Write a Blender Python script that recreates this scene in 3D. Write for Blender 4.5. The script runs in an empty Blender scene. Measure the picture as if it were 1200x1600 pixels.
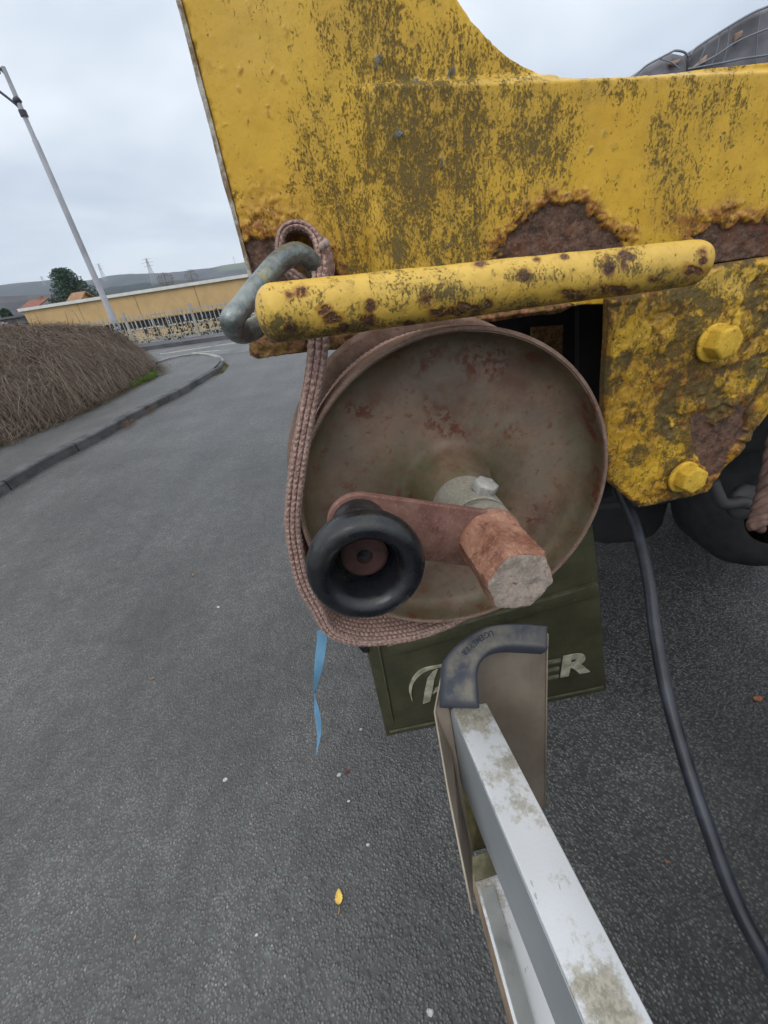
import bpy, math, random
import numpy as np
from mathutils import Vector, Matrix

random.seed(7)
rng = np.random.default_rng(11)
sc = bpy.context.scene
COL = sc.collection

# ------------------------------------------------------------------ camera
H = 1.5
FPX = 630.0                                   # focal length in pixels of the 1200 x 1600 photograph
pitch, roll = math.radians(31.5), math.radians(8.5)
fw = np.array([0, math.cos(pitch), -math.sin(pitch)])
r0 = np.array([1.0, 0, 0])
u0 = np.cross(r0, fw)
rt = math.cos(roll) * r0 - math.sin(roll) * u0
up = math.sin(roll) * r0 + math.cos(roll) * u0
CAMP = np.array([0, 0, H])
cam_d = bpy.data.cameras.new('camera')
cam = bpy.data.objects.new('camera', cam_d)
COL.objects.link(cam)
M = Matrix(((rt[0], up[0], -fw[0], 0), (rt[1], up[1], -fw[1], 0), (rt[2], up[2], -fw[2], H), (0, 0, 0, 1)))
cam.matrix_world = M
cam_d.sensor_fit = 'VERTICAL'
cam_d.sensor_height = 36.0
cam_d.sensor_width = 27.0
cam_d.lens = 36.0 * FPX / 1600.0
cam_d.clip_start = 0.01
cam_d.clip_end = 20000
sc.camera = cam

# ------------------------------------------------------------------ world, sun, exposure
SUN_EL, SUN_ROT = math.radians(48), math.radians(215)
w = bpy.data.worlds.new('World')
sc.world = w
w.use_nodes = True
nt = w.node_tree
for n in list(nt.nodes):
    nt.nodes.remove(n)
wo = nt.nodes.new('ShaderNodeOutputWorld')
bg = nt.nodes.new('ShaderNodeBackground')
bg.inputs[1].default_value = 0.1
sky = nt.nodes.new('ShaderNodeTexSky')
sky.sky_type = 'NISHITA'
sky.sun_disc = False
sky.sun_elevation = SUN_EL
sky.sun_rotation = SUN_ROT
tc = nt.nodes.new('ShaderNodeTexCoord')
sep = nt.nodes.new('ShaderNodeSeparateXYZ')
nt.links.new(tc.outputs['Generated'], sep.inputs[0])


def wm(op, a, b=None, c=None):
    n = nt.nodes.new('ShaderNodeMath')
    n.operation = op
    for i, v in enumerate((a, b, c)):
        if v is None:
            continue
        if isinstance(v, (int, float)):
            n.inputs[i].default_value = v
        else:
            nt.links.new(v, n.inputs[i])
    return n.outputs[0]


zc = wm('MAXIMUM', sep.outputs[2], 0.0)
den = wm('ADD', zc, 0.14)
cx_ = wm('DIVIDE', sep.outputs[0], den)
cy_ = wm('DIVIDE', sep.outputs[1], den)
cmb = nt.nodes.new('ShaderNodeCombineXYZ')
nt.links.new(cx_, cmb.inputs[0])
nt.links.new(cy_, cmb.inputs[1])
nz = nt.nodes.new('ShaderNodeTexNoise')
nz.inputs['Scale'].default_value = 0.55
nz.inputs['Detail'].default_value = 4
nz.inputs['Roughness'].default_value = 0.5
nz.inputs['Distortion'].default_value = 0.3
nt.links.new(cmb.outputs[0], nz.inputs['Vector'])
ramp = nt.nodes.new('ShaderNodeValToRGB')
ramp.color_ramp.elements[0].position = 0.38
ramp.color_ramp.elements[0].color = (4.1, 4.8, 5.9, 1)
ramp.color_ramp.elements[1].position = 0.62
ramp.color_ramp.elements[1].color = (7.7, 8.3, 9.1, 1)
nt.links.new(nz.outputs[0], ramp.inputs[0])
# overcast: the horizon is paler, and the dome brightens towards the zenith
hz = wm('POWER', wm('SUBTRACT', 1.0, zc), 9.0)
mixh = nt.nodes.new('ShaderNodeMix')
mixh.data_type = 'RGBA'
nt.links.new(wm('MULTIPLY', hz, 0.75), mixh.inputs[0])
nt.links.new(ramp.outputs[0], mixh.inputs[6])
mixh.inputs[7].default_value = (10.2, 10.8, 11.5, 1)
gain = wm('ADD', wm('MULTIPLY', wm('POWER', zc, 1.5), 1.3), 1.0)
vs = nt.nodes.new('ShaderNodeVectorMath')
vs.operation = 'SCALE'
nt.links.new(mixh.outputs[2], vs.inputs[0])
nt.links.new(gain, vs.inputs[3])
mixs = nt.nodes.new('ShaderNodeMix')
mixs.data_type = 'RGBA'
mixs.inputs[0].default_value = 0.93
nt.links.new(sky.outputs[0], mixs.inputs[6])
# the cloud deck is whiter overhead than low down
wh = nt.nodes.new('ShaderNodeMix')
wh.data_type = 'RGBA'
wh.blend_type = 'MULTIPLY'
nt.links.new(wm('POWER', zc, 0.8), wh.inputs[0])
nt.links.new(vs.outputs[0], wh.inputs[6])
wh.inputs[7].default_value = (1.10, 1.0, 0.86, 1)
nt.links.new(wh.outputs[2], mixs.inputs[7])
nt.links.new(mixs.outputs[2], bg.inputs[0])
nt.links.new(bg.outputs[0], wo.inputs[0])

sun_d = bpy.data.lights.new('sun', 'SUN')
sun_d.energy = 0.55
sun_d.angle = math.radians(30)
sun_d.color = (1, 0.96, 0.9)
sun = bpy.data.objects.new('sun', sun_d)
COL.objects.link(sun)
# behind the photographer, a little to the left, high
sd = Vector((math.sin(SUN_ROT) * math.cos(SUN_EL), math.cos(SUN_ROT) * math.cos(SUN_EL), math.sin(SUN_EL)))
sun.rotation_euler = sd.to_track_quat('Z', 'Y').to_euler()
sun.location = (0, 0, 10)
sc.view_settings.view_transform = 'Standard'
sc.view_settings.look = 'None'
sc.view_settings.gamma = 1
sc.view_settings.use_curve_mapping = False
sc.view_settings.exposure = 0.36


# ------------------------------------------------------------------ helpers: picture measurements turned into world points
def ray(px, py):
    px = np.asarray(px, float)[..., None]
    py = np.asarray(py, float)[..., None]
    return (px - 600) * rt - (py - 800) * up + FPX * fw


def D(px, py, d):
    return CAMP + ray(px, py) * (np.asarray(d, float)[..., None] / FPX)


def PY(px, py, Y):
    v = ray(px, py)
    return CAMP + v * (Y / v[..., 1:2])


def G(px, py, z=0.0):
    v = ray(px, py)
    return CAMP + v * ((z - H) / v[..., 2:3])


def proj(P):
    q = np.asarray(P) - CAMP
    de = q @ fw
    return 600 + FPX * (q @ rt) / de, 800 - FPX * (q @ up) / de


def _h(ix, iy, iz):
    with np.errstate(over='ignore'):
        h = (ix.astype(np.int64) * 374761393 + iy.astype(np.int64) * 668265263 + iz.astype(np.int64) * 2147483647) & 0xffffffff
        h = ((h ^ (h >> 13)) * 1274126177) & 0xffffffff
        h = (h ^ (h >> 16)) & 0xffffffff
    return h / 4294967295.0


def vn(x, y, z=0.0):
    x, y, z = np.broadcast_arrays(np.asarray(x, float), np.asarray(y, float), np.asarray(z, float))
    ix, iy, iz = np.floor(x), np.floor(y), np.floor(z)
    fx, fy, fz = x - ix, y - iy, z - iz
    fx = fx * fx * (3 - 2 * fx)
    fy = fy * fy * (3 - 2 * fy)
    fz = fz * fz * (3 - 2 * fz)
    r = 0
    for a in (0, 1):
        for b in (0, 1):
            for c in (0, 1):
                wgt = (fx if a else 1 - fx) * (fy if b else 1 - fy) * (fz if c else 1 - fz)
                r = r + wgt * _h(ix + a, iy + b, iz + c)
    return r


def fbm(x, y, z=0.0, o=4, g=0.5):
    s, a, t = 0, 1.0, 0
    for k in range(o):
        s = s + a * vn(x * 2 ** k + 17.3 * k, y * 2 ** k + 5.1 * k, np.asarray(z) * 2 ** k + 3.7 * k)
        t += a
        a *= g
    return s / t


def worley(x, y, seed=0):
    ix, iy = np.floor(x), np.floor(y)
    best = np.full(np.shape(x), 9.0)
    cid = np.zeros(np.shape(x))
    for a in (-1, 0, 1):
        for b in (-1, 0, 1):
            jx = _h(ix + a, iy + b, np.full_like(ix, 11 + seed))
            jy = _h(ix + a, iy + b, np.full_like(ix, 29 + seed))
            d = np.hypot(ix + a + jx - x, iy + b + jy - y)
            m = d < best
            best = np.where(m, d, best)
            cid = np.where(m, jx, cid)
    return best, cid


def sstep(a, b, x):
    t = np.clip((x - a) / (b - a), 0, 1)
    return t * t * (3 - 2 * t)


def gauss(px, py, cx, cy, sx, sy):
    return np.exp(-((px - cx) / sx) ** 2 - ((py - cy) / sy) ** 2)


def pdist(P, poly, closed=True):
    """distance to a polyline, inside test and nearest point"""
    poly = np.asarray(poly, float)
    n = len(poly)
    best = np.full(len(P), 1e9)
    near = np.zeros((len(P), 2))
    ins = np.zeros(len(P), bool)
    for i in range(n if closed else n - 1):
        a, b = poly[i], poly[(i + 1) % n]
        ab = b - a
        t = np.clip(((P - a) @ ab) / max(ab @ ab, 1e-12), 0, 1)
        q = a + t[:, None] * ab
        d = np.hypot(*(P - q).T)
        m = d < best
        best[m] = d[m]
        near[m] = q[m]
        if closed:
            c = (a[1] > P[:, 1]) != (b[1] > P[:, 1])
            with np.errstate(divide='ignore', invalid='ignore'):
                xi = (b[0] - a[0]) * (P[:, 1] - a[1]) / (b[1] - a[1]) + a[0]
            ins ^= c & (P[:, 0] < xi)
    return best, ins, near


# ------------------------------------------------------------------ helpers: objects
def mesh(name, V, Fs, smooth=True, attrs=None):
    me = bpy.data.meshes.new(name)
    V = np.asarray(V, np.float32)
    if isinstance(Fs, np.ndarray):
        k = Fs.shape[1]
        me.vertices.add(len(V))
        me.vertices.foreach_set('co', V.ravel())
        me.loops.add(Fs.size)
        me.loops.foreach_set('vertex_index', Fs.ravel().astype(np.int32))
        me.polygons.add(len(Fs))
        me.polygons.foreach_set('loop_start', np.arange(0, Fs.size, k, dtype=np.int32))
        me.polygons.foreach_set('loop_total', np.full(len(Fs), k, dtype=np.int32))
        me.update(calc_edges=True)
    else:
        me.from_pydata([tuple(map(float, v)) for v in V], [], [tuple(int(i) for i in f) for f in Fs])
        me.update()
    me.validate()
    me.polygons.foreach_set('use_smooth', np.full(len(me.polygons), smooth))
    for k_, a in (attrs or {}).items():
        at = me.attributes.new(k_, 'FLOAT', 'POINT')
        at.data.foreach_set('value', np.asarray(a, np.float32))
    me.update()
    return me


def obj(name, me, mat=None, parent=None):
    o = bpy.data.objects.new(name, me)
    COL.objects.link(o)
    if mat and me is not None and len(me.materials) == 0:
        me.materials.append(mat)
    if parent is not None:
        o.parent = parent
        o.matrix_parent_inverse = parent_inv(parent)
    return o


def parent_inv(p):
    if p.parent is not None:
        return Matrix.Identity(4)
    return Matrix.LocRotScale(p.location, p.rotation_euler, p.scale).inverted()


def tag(o, label=None, cat=None, group=None, kind=None):
    if label:
        o['label'] = label
    if cat:
        o['category'] = cat
    if group:
        o['group'] = group
    if kind:
        o['kind'] = kind
    return o


def empty(name, loc, label=None, cat=None, group=None, parent=None):
    o = bpy.data.objects.new(name, None)
    COL.objects.link(o)
    o.location = [float(v) for v in loc]
    o.empty_display_size = 0.05
    return tag(o, label, cat, group)


class MB:
    """collects shapes into one mesh"""

    def __init__(s):
        s.V, s.F, s.n = [], [], 0

    def add(s, V, F):
        V = np.asarray(V, float).reshape(-1, 3)
        s.V.append(V)
        s.F += [tuple(i + s.n for i in f) for f in F]
        s.n += len(V)
        return s

    def hexa(s, bot, top):
        s.add(list(bot) + list(top), [(3, 2, 1, 0), (4, 5, 6, 7), (0, 1, 5, 4), (1, 2, 6, 5), (2, 3, 7, 6), (3, 0, 4, 7)])
        return s

    def box(s, x0, x1, y0, y1, z0, z1, R=None, o=(0, 0, 0)):
        b = np.array([(x0, y0, z0), (x1, y0, z0), (x1, y1, z0), (x0, y1, z0), (x0, y0, z1), (x1, y0, z1), (x1, y1, z1), (x0, y1, z1)], float)
        if R is not None:
            b = b @ np.asarray(R).T
        b = b + np.asarray(o)
        return s.hexa(b[:4], b[4:])

    def lathe(s, prof, c, ax, n=48, caps=True, ref=None, noise=0.0):
        ax = np.asarray(ax, float)
        ax = ax / np.linalg.norm(ax)
        a = np.cross(ax, [0, 0, 1.0] if abs(ax[2]) < .9 else [1.0, 0, 0])
        a /= np.linalg.norm(a)
        b = np.cross(ax, a)
        t = np.linspace(0, 2 * np.pi, n, endpoint=False)
        ring = np.cos(t)[:, None] * a + np.sin(t)[:, None] * b
        V = []
        for r, h in prof:
            V.append(np.asarray(c) + ring * r + ax * h)
        V = np.vstack(V)
        F = []
        m = len(prof)
        for i in range(m - 1):
            for j in range(n):
                k = (j + 1) % n
                F.append((i * n + j, i * n + k, (i + 1) * n + k, (i + 1) * n + j))
        if caps:
            if prof[0][0] > 1e-6:
                F.append(tuple(reversed(range(n))))
            if prof[-1][0] > 1e-6:
                F.append(tuple((m - 1) * n + j for j in range(n)))
        return s.add(V, F)

    def tube(s, P, R, n=10, cap=True):
        P = np.asarray(P, float)
        R = np.broadcast_to(np.asarray(R, float), (len(P),))
        T = np.gradient(P, axis=0)
        T /= np.linalg.norm(T, axis=1)[:, None] + 1e-12
        a = np.cross(T[0], [0.3, 0.2, 0.93])
        a /= np.linalg.norm(a)
        t = np.linspace(0, 2 * np.pi, n, endpoint=False)
        V = []
        for i in range(len(P)):
            a = a - T[i] * (a @ T[i])
            a /= np.linalg.norm(a)
            b = np.cross(T[i], a)
            V.append(P[i] + R[i] * (np.cos(t)[:, None] * a + np.sin(t)[:, None] * b))
        F = []
        for i in range(len(P) - 1):
            for j in range(n):
                k = (j + 1) % n
                F.append((i * n + j, i * n + k, (i + 1) * n + k, (i + 1) * n + j))
        if cap:
            F.append(tuple(reversed(range(n))))
            F.append(tuple((len(P) - 1) * n + j for j in range(n)))
        return s.add(np.vstack(V), F)

    def slab(s, poly, off):
        """polygon of 3-D points thickened by the vector off"""
        P = np.asarray(poly, float)
        n = len(P)
        F = [tuple(range(n)), tuple(reversed(range(n, 2 * n)))]
        F += [((i + 1) % n, i, n + i, n + (i + 1) % n) for i in range(n)]
        return s.add(np.vstack([P, P + np.asarray(off)]), F)

    def build(s, name, mat, parent=None, smooth=False, bevel=0, seg=2, shade_angle=None, kind=None):
        me = mesh(name, np.vstack(s.V), s.F, smooth)
        o = obj(name, me, mat, parent)
        if bevel:
            bm_ = o.modifiers.new('bevel', 'BEVEL')
            bm_.width = bevel
            bm_.segments = seg
            bm_.limit_method = 'ANGLE'
            bm_.angle_limit = math.radians(35)
            me.polygons.foreach_set('use_smooth', np.ones(len(me.polygons), bool))
        if shade_angle:
            sharp_by_angle(me, shade_angle)
        if kind:
            o['kind'] = kind
        return o


def sharp_by_angle(me, deg):
    me.polygons.foreach_set('use_smooth', np.ones(len(me.polygons), bool))
    me.set_sharp_from_angle(angle=math.radians(deg))


def spline(P, n):
    """Catmull-Rom through the points"""
    P = np.asarray(P, float)
    Q = np.vstack([2 * P[0] - P[1], P, 2 * P[-1] - P[-2]])
    out = []
    m = len(P) - 1
    for u in np.linspace(0, m, n):
        i = min(int(u), m - 1)
        t = u - i
        p0, p1, p2, p3 = Q[i], Q[i + 1], Q[i + 2], Q[i + 3]
        out.append(.5 * ((2 * p1) + (-p0 + p2) * t + (2 * p0 - 5 * p1 + 4 * p2 - p3) * t * t + (-p0 + 3 * p1 - 3 * p2 + p3) * t ** 3))
    return np.array(out)


# ------------------------------------------------------------------ helpers: materials
class NT:
    def __init__(s, name, rough=0.7, spec=0.4, metal=0.0):
        s.m = bpy.data.materials.new(name)
        s.m.use_nodes = True
        s.t = s.m.node_tree
        s.b = s.t.nodes['Principled BSDF']
        s.b.inputs['Roughness'].default_value = rough
        s.b.inputs['Metallic'].default_value = metal
        s.b.inputs['Specular IOR Level'].default_value = spec
        g = s.t.nodes.new('ShaderNodeNewGeometry')
        s.pos = g.outputs['Position']

    def put(s, sock, v):
        if isinstance(v, (int, float)):
            sock.default_value = v
        elif isinstance(v, tuple):
            sock.default_value = v if len(v) != 3 or sock.type == 'VECTOR' else v + (1,)
        else:
            s.t.links.new(v, sock)

    def noise(s, scale, detail=4, rough=0.55, vec=None, stretch=None, out=0):
        n = s.t.nodes.new('ShaderNodeTexNoise')
        n.inputs['Scale'].default_value = scale
        n.inputs['Detail'].default_value = detail
        n.inputs['Roughness'].default_value = rough
        v = vec or s.pos
        if stretch:
            mp = s.t.nodes.new('ShaderNodeMapping')
            mp.inputs['Scale'].default_value = stretch
            s.t.links.new(v, mp.inputs[0])
            v = mp.outputs[0]
        s.t.links.new(v, n.inputs['Vector'])
        return n.outputs[out]

    def vor(s, scale, feature='F1', out='Distance', vec=None, rnd=1.0):
        n = s.t.nodes.new('ShaderNodeTexVoronoi')
        n.feature = feature
        n.inputs['Scale'].default_value = scale
        n.inputs['Randomness'].default_value = rnd
        s.t.links.new(vec or s.pos, n.inputs['Vector'])
        return n.outputs[out]

    def attr(s, name):
        n = s.t.nodes.new('ShaderNodeAttribute')
        n.attribute_name = name
        return n.outputs['Fac']

    def math(s, op, a, b=0.0, c=0.0, clamp=False):
        n = s.t.nodes.new('ShaderNodeMath')
        n.operation = op
        n.use_clamp = clamp
        s.put(n.inputs[0], a)
        s.put(n.inputs[1], b)
        s.put(n.inputs[2], c)
        return n.outputs[0]

    def rng(s, v, a, b, c=0.0, d=1.0, smooth=True):
        n = s.t.nodes.new('ShaderNodeMapRange')
        n.interpolation_type = 'SMOOTHSTEP' if smooth else 'LINEAR'
        s.put(n.inputs[0], v)
        for i, x in enumerate((a, b, c, d)):
            s.put(n.inputs[i + 1], x)
        return n.outputs[0]

    def mix(s, f, a, b, blend='MIX'):
        n = s.t.nodes.new('ShaderNodeMix')
        n.data_type = 'RGBA'
        n.blend_type = blend
        s.put(n.inputs[0], f)
        s.put(n.inputs[6], a)
        s.put(n.inputs[7], b)
        return n.outputs[2]

    def ramp(s, v, stops):
        n = s.t.nodes.new('ShaderNodeValToRGB')
        e = n.color_ramp.elements
        while len(e) < len(stops):
            e.new(0.5)
        for k, (p, c) in enumerate(stops):
            e[k].position = p
            e[k].color = tuple(c) + (1,)
        s.t.links.new(v, n.inputs[0])
        return n.outputs[0]

    def color(s, c):
        s.put(s.b.inputs['Base Color'], c)
        return s

    def rough(s, c):
        s.put(s.b.inputs['Roughness'], c)
        return s

    def bump(s, h, dist=0.001, strength=1.0):
        n = s.t.nodes.new('ShaderNodeBump')
        n.inputs['Strength'].default_value = strength
        n.inputs['Distance'].default_value = dist
        s.t.links.new(h, n.inputs['Height'])
        s.t.links.new(n.outputs[0], s.b.inputs['Normal'])
        return s


def simple(name, c, rough=0.7, var=0.25, scale=8.0, spec=0.4, metal=0.0, bump=0.0, bscale=60):
    n = NT(name, rough, spec, metal)
    f = n.noise(scale, 5, 0.6)
    d = tuple(x * (1 - var) for x in c)
    l = tuple(min(1, x * (1 + var)) for x in c)
    n.color(n.mix(n.rng(f, 0.3, 0.7), d, l))
    if bump:
        n.bump(n.noise(bscale, 4, 0.6), bump)
    return n.m


def asphalt(name, dark=1.0, chip=150.0, wear=True):
    n = NT(name, 0.62, 0.75)
    v = n.vor(chip, 'F1', 'Distance')
    col = n.t.nodes[-1].outputs['Color']
    sepc = n.t.nodes.new('ShaderNodeSeparateColor')
    n.t.links.new(col, sepc.inputs[0])
    r1, r2 = sepc.outputs[0], sepc.outputs[1]
    big = n.noise(1.3, 4, 0.6)
    mid = n.noise(14, 4, 0.6)
    base = n.ramp(r1, [(0.0, (.048, .046, .045)), (0.45, (.064, .062, .060)), (0.8, (.084, .082, .078)), (0.97, (.108, .106, .10)), (1.0, (.17, .168, .155))])
    # the chip stands out of a dark binder
    edge = n.rng(v, 0.26, 0.58)
    c = n.mix(edge, base, (.024, .0235, .0235))
    # some chips greenish, few brown
    c = n.mix(n.math('GREATER_THAN', r2, 0.9), c, n.mix(0.25, c, (.07, .10, .09)))
    c = n.mix(n.math('GREATER_THAN', n.vor(45, 'F1', 'Color'), 0.975) if False else 0.0, c, (.2, .1, .05))
    k = n.mix(n.rng(big, .35, .65), (.80 * dark, .80 * dark, .81 * dark), (1.22 * dark, 1.22 * dark, 1.24 * dark))
    c = n.mix(1.0, c, k, 'MULTIPLY')
    k2 = n.mix(n.rng(mid, .3, .7), (.82, .82, .82), (1.18, 1.18, 1.18))
    sk = n.noise(1, 4, .6, stretch=(2.2, .35, 1))
    c = n.mix(1.0, c, n.mix(n.rng(sk, .35, .65), (.86, .86, .86), (1.14, 1.14, 1.14)), 'MULTIPLY')
    c = n.mix(1.0, c, k2, 'MULTIPLY')
    n.color(c)
    n.rough(n.rng(r2, 0, 1, 0.38, 0.58))
    h = n.math('SUBTRACT', n.math('MULTIPLY', n.rng(v, 0.0, 0.65, 1.0, 0.0), n.math('ADD', r1, 0.35)), 0)
    h = n.math('ADD', h, n.math('MULTIPLY', n.noise(chip * 2.5, 3, .6), 0.4))
    h = n.math('ADD', h, n.math('MULTIPLY', n.rng(n.vor(chip * .43, 'F1', 'Distance'), 0, .6, 1, 0), 0.6))
    n.bump(h, 0.0034, 1.0)
    return n.m


M_asph = asphalt('asphalt', 1.65, 118)
M_pave = asphalt('pavement_asphalt', 1.9, 210)
M_side = asphalt('side_road_asphalt', 2.5, 210)


def yellow_paint():
    n = NT('weathered_yellow_paint', 0.5, 0.4)
    rust, grime, tint, pale = n.attr('rust'), n.attr('grime'), n.attr('tint'), n.attr('pale')
    big = n.noise(9, 4, .6)
    fine = n.noise(260, 5, .65)
    y = n.mix(n.rng(big, .3, .7), (.61, .355, .028), (.70, .43, .038))
    y = n.mix(pale, y, (.66, .46, .13))
    # chalky mottling
    y = n.mix(n.math('MULTIPLY', n.rng(n.noise(70, 5, .7), .48, .68), .35), y, (.42, .25, .03))
    # brown tint round blisters
    y = n.mix(n.math('MULTIPLY', tint, n.rng(n.noise(150, 5, .7), .25, .6)), y, (.28, .105, .018))
    # grime: olive black film broken up by very fine noise, streaked downwards
    st = n.noise(1, 6, .72, stretch=(620, 620, 380))
    st2 = n.noise(1, 4, .7, stretch=(170, 170, 110))
    st3 = n.noise(1, 5, .7, stretch=(48, 48, 26))
    sm = n.math('ADD', n.math('MULTIPLY', n.math('SUBTRACT', st, .5), 2.6), n.math('ADD', n.math('MULTIPLY', n.math('SUBTRACT', st2, .5), 1.7), n.math('MULTIPLY', n.math('SUBTRACT', st3, .5), 1.5)))
    thr = n.math('ADD', n.math('SUBTRACT', n.math('MULTIPLY', grime, .86), .60), sm)
    gm = n.rng(thr, -.24, .34)
    gcol = n.mix(n.rng(fine, .35, .65), (.030, .026, .013), (.12, .09, .032))
    gcol = n.mix(n.rng(st3, .35, .65), gcol, n.mix(.5, gcol, (.09, .085, .04)))
    y2 = n.mix(n.math('MULTIPLY', gm, .86), y, gcol)
    soft = n.math('MULTIPLY', n.rng(n.math('ADD', grime, n.math('MULTIPLY', n.math('SUBTRACT', n.noise(1, 5, .6, stretch=(60, 60, 22)), .5), 1.1)), .1, 1.0), .42)
    y2 = n.mix(soft, y2, (.12, .088, .032))
    # thin dark runs
    run = n.rng(n.noise(1, 3, .6, stretch=(150, 150, 9)), .60, .72)
    y2 = n.mix(n.math('MULTIPLY', n.math('MULTIPLY', run, n.rng(grime, .02, .5)), .55), y2, (.06, .045, .02))
    # pin-prick rust specks everywhere
    sp_ = n.rng(n.noise(230, 2, .5), .70, .76)
    y2 = n.mix(n.math('MULTIPLY', sp_, .8), y2, (.17, .07, .02))
    rc = n.mix(n.rng(n.noise(90, 6, .7), .35, .65), (.050, .030, .022), (.17, .092, .060))
    rc = n.mix(n.math('MULTIPLY', n.rng(n.noise(35, 5, .7), .50, .64), .7), rc, (.15, .05, .022))
    rc = n.mix(n.math('MULTIPLY', n.rng(n.noise(300, 4, .7), .52, .7), .8), rc, (.22, .15, .11))
    n.color(n.mix(rust, y2, rc))
    n.rough(n.math('ADD', .42, n.math('ADD', n.math('MULTIPLY', rust, .35), n.math('MULTIPLY', gm, .25))))
    hh = n.math('SUBTRACT', n.math('MULTIPLY', fine, n.math('ADD', .25, n.math('MULTIPLY', n.math('MAXIMUM', grime, tint), .6))), n.math('MULTIPLY', gm, .8))
    hh = n.math('ADD', hh, n.math('MULTIPLY', n.noise(90, 5, .65), n.math('ADD', .25, n.math('MULTIPLY', rust, 3.0))))
    n.bump(hh, .0009, 1.0)
    return n.m


M_yel = yellow_paint()


def rusty(name, a, b, spot=(.10, .025, .014), green=None, scale=22, rough=.75, spots=.5, bump=.0006):
    n = NT(name, rough, .35)
    c = n.mix(n.rng(n.noise(scale, 6, .65), .32, .68), a, b)
    c = n.mix(n.math('MULTIPLY', n.rng(n.noise(scale * 3.4, 5, .7), .56, .68), spots), c, spot)
    if green:
        c = n.mix(n.math('MULTIPLY', n.rng(n.noise(14, 4, .6), .45, .7), .7), c, green)
    c = n.mix(n.math('MULTIPLY', n.rng(n.noise(420, 3, .7), .5, .75), .35), c, tuple(min(1, x * 1.9 + .03) for x in b))
    n.color(c)
    n.bump(n.math('ADD', n.noise(300, 5, .7), n.math('MULTIPLY', n.noise(60, 4, .6), 1.2)), bump)
    return n.m


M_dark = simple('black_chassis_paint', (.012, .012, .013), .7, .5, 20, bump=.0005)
M_tyre = simple('tyre_rubber', (.022, .022, .024), .75, .3, 30, bump=.0008, bscale=90)
M_boss = rusty('red_primer_rust', (.17, .065, .038), (.36, .19, .13), (.10, .032, .02), scale=38, spots=.85, bump=.0012)
M_face = rusty('worn_grey_metal_end', (.20, .165, .135), (.38, .32, .27), (.2, .08, .045), scale=70, spots=.75)
M_arm = rusty('brown_rust_arm', (.11, .045, .034), (.21, .115, .09), (.07, .022, .015), scale=30, spots=.6)
M_steel = rusty('dull_zinc_steel', (.22, .22, .205), (.36, .35, .33), (.20, .12, .07), scale=60, spots=.4, rough=.5)
M_cav = simple('grip_recess_rust', (.05, .022, .018), .8, .5, 60, bump=.0006)

# grip: glossy black plastic
ng = NT('black_grip_plastic', .3, .5)
ng.color(ng.mix(ng.rng(ng.noise(40, 5, .6), .5, .75), (.008, .009, .012), (.028, .028, .026)))
ng.rough(ng.rng(ng.noise(90, 5, .65), .35, .7, .22, .48))
ng.bump(ng.noise(150, 4, .6), .0002)
M_grip = ng.m

# ================================================================== large structure: ground, roads, pavements
def ground_poly(name, pts_px, z, mat, kind='structure', zg=0.0):
    P = G(np.array([p[0] for p in pts_px]), np.array([p[1] for p in pts_px]), zg)
    P[:, 2] = z
    return P


# asphalt road and everything round it, one sheet to the horizon
def terr_h(x, y):
    d = np.hypot(x, y)
    drop = -2.6 * sstep(0, 1, (y - 19.5 - .2 * (x + 7)) / 9.0) * sstep(-60, -30, -np.abs(x))
    return drop - .02 * np.maximum(d - 60, 0) * (d < 700) * 0


gx = np.concatenate([-np.geomspace(3000, 60, 24), np.linspace(-55, 55, 56), np.geomspace(60, 3000, 24)])
gy = np.concatenate([-np.geomspace(3000, 40, 14), np.linspace(-35, 70, 71), np.geomspace(75, 3000, 26)])
X, Y = np.meshgrid(gx, gy)
Z = terr_h(X, Y) - 0.03
nV = np.stack([X, Y, Z], -1).reshape(-1, 3)
ii = np.arange(len(gx) * len(gy)).reshape(len(gy), len(gx))
nF = np.stack([ii[:-1, :-1], ii[:-1, 1:], ii[1:, 1:], ii[1:, :-1]], -1).reshape(-1, 4)
M_ground = simple('rough_ground', (.085, .085, .04), .9, .4, .6, bump=.02, bscale=6)
gr = obj('ground', mesh('ground', nV, nF, True), M_ground)
tag(gr, kind='structure')

# the road the vehicle stands on
road_P = [(-3.78, -14), (14, -14), (14, 60), (-60, 60)]
kerb_px = [(0, 772), (60, 735), (120, 704), (154, 686), (200, 660), (240, 638), (276, 620), (300, 605), (320, 593), (336, 583), (345, 573), (346, 565), (338, 560), (318, 556), (290, 558), (262, 564), (246, 570)]
kerb = G(np.array([p[0] for p in kerb_px]), np.array([p[1] for p in kerb_px]))
kerb = np.vstack([[-4.6, -14, 0], [-4.05, 0, 0], kerb])
kerbS = spline(kerb, 220)
farL = G(np.array([-400, 0, 120, 232, 405, 520]), np.array([655, 585, 566, 547, 523, 505]))
M_line = simple('worn_road_paint', (.27, .27, .26), .8, .3, 12)
rb = MB()
rb.add([(-40, -14, 0), (16, -14, 0), (16, 15.3, 0), (-40, 22.5, 0)], [(0, 1, 2, 3)])
# subdivided so that shading stays exact
road = rb.build('road', M_asph)
tag(road, kind='structure')
# far carriageway: paler surface crossing in front of the fence
sp_px = [(232, 548), (405, 524), (560, 500), (560, 521), (405, 541), (330, 553), (262, 560), (224, 575), (150, 600), (90, 570)]
sb = MB()
A = G(np.array([-700., 232, 405, 760]), np.array([700., 548, 524, 470]))
Bq = G(np.array([-700., 215, 420, 760]), np.array([790., 572, 545, 500]))
Pq = np.vstack([A, Bq[::-1]])
Pq[:, 2] = .004
sb.add(Pq, [tuple(range(len(Pq)))])
tag(sb.build('cross_road', M_side), kind='structure')
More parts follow.
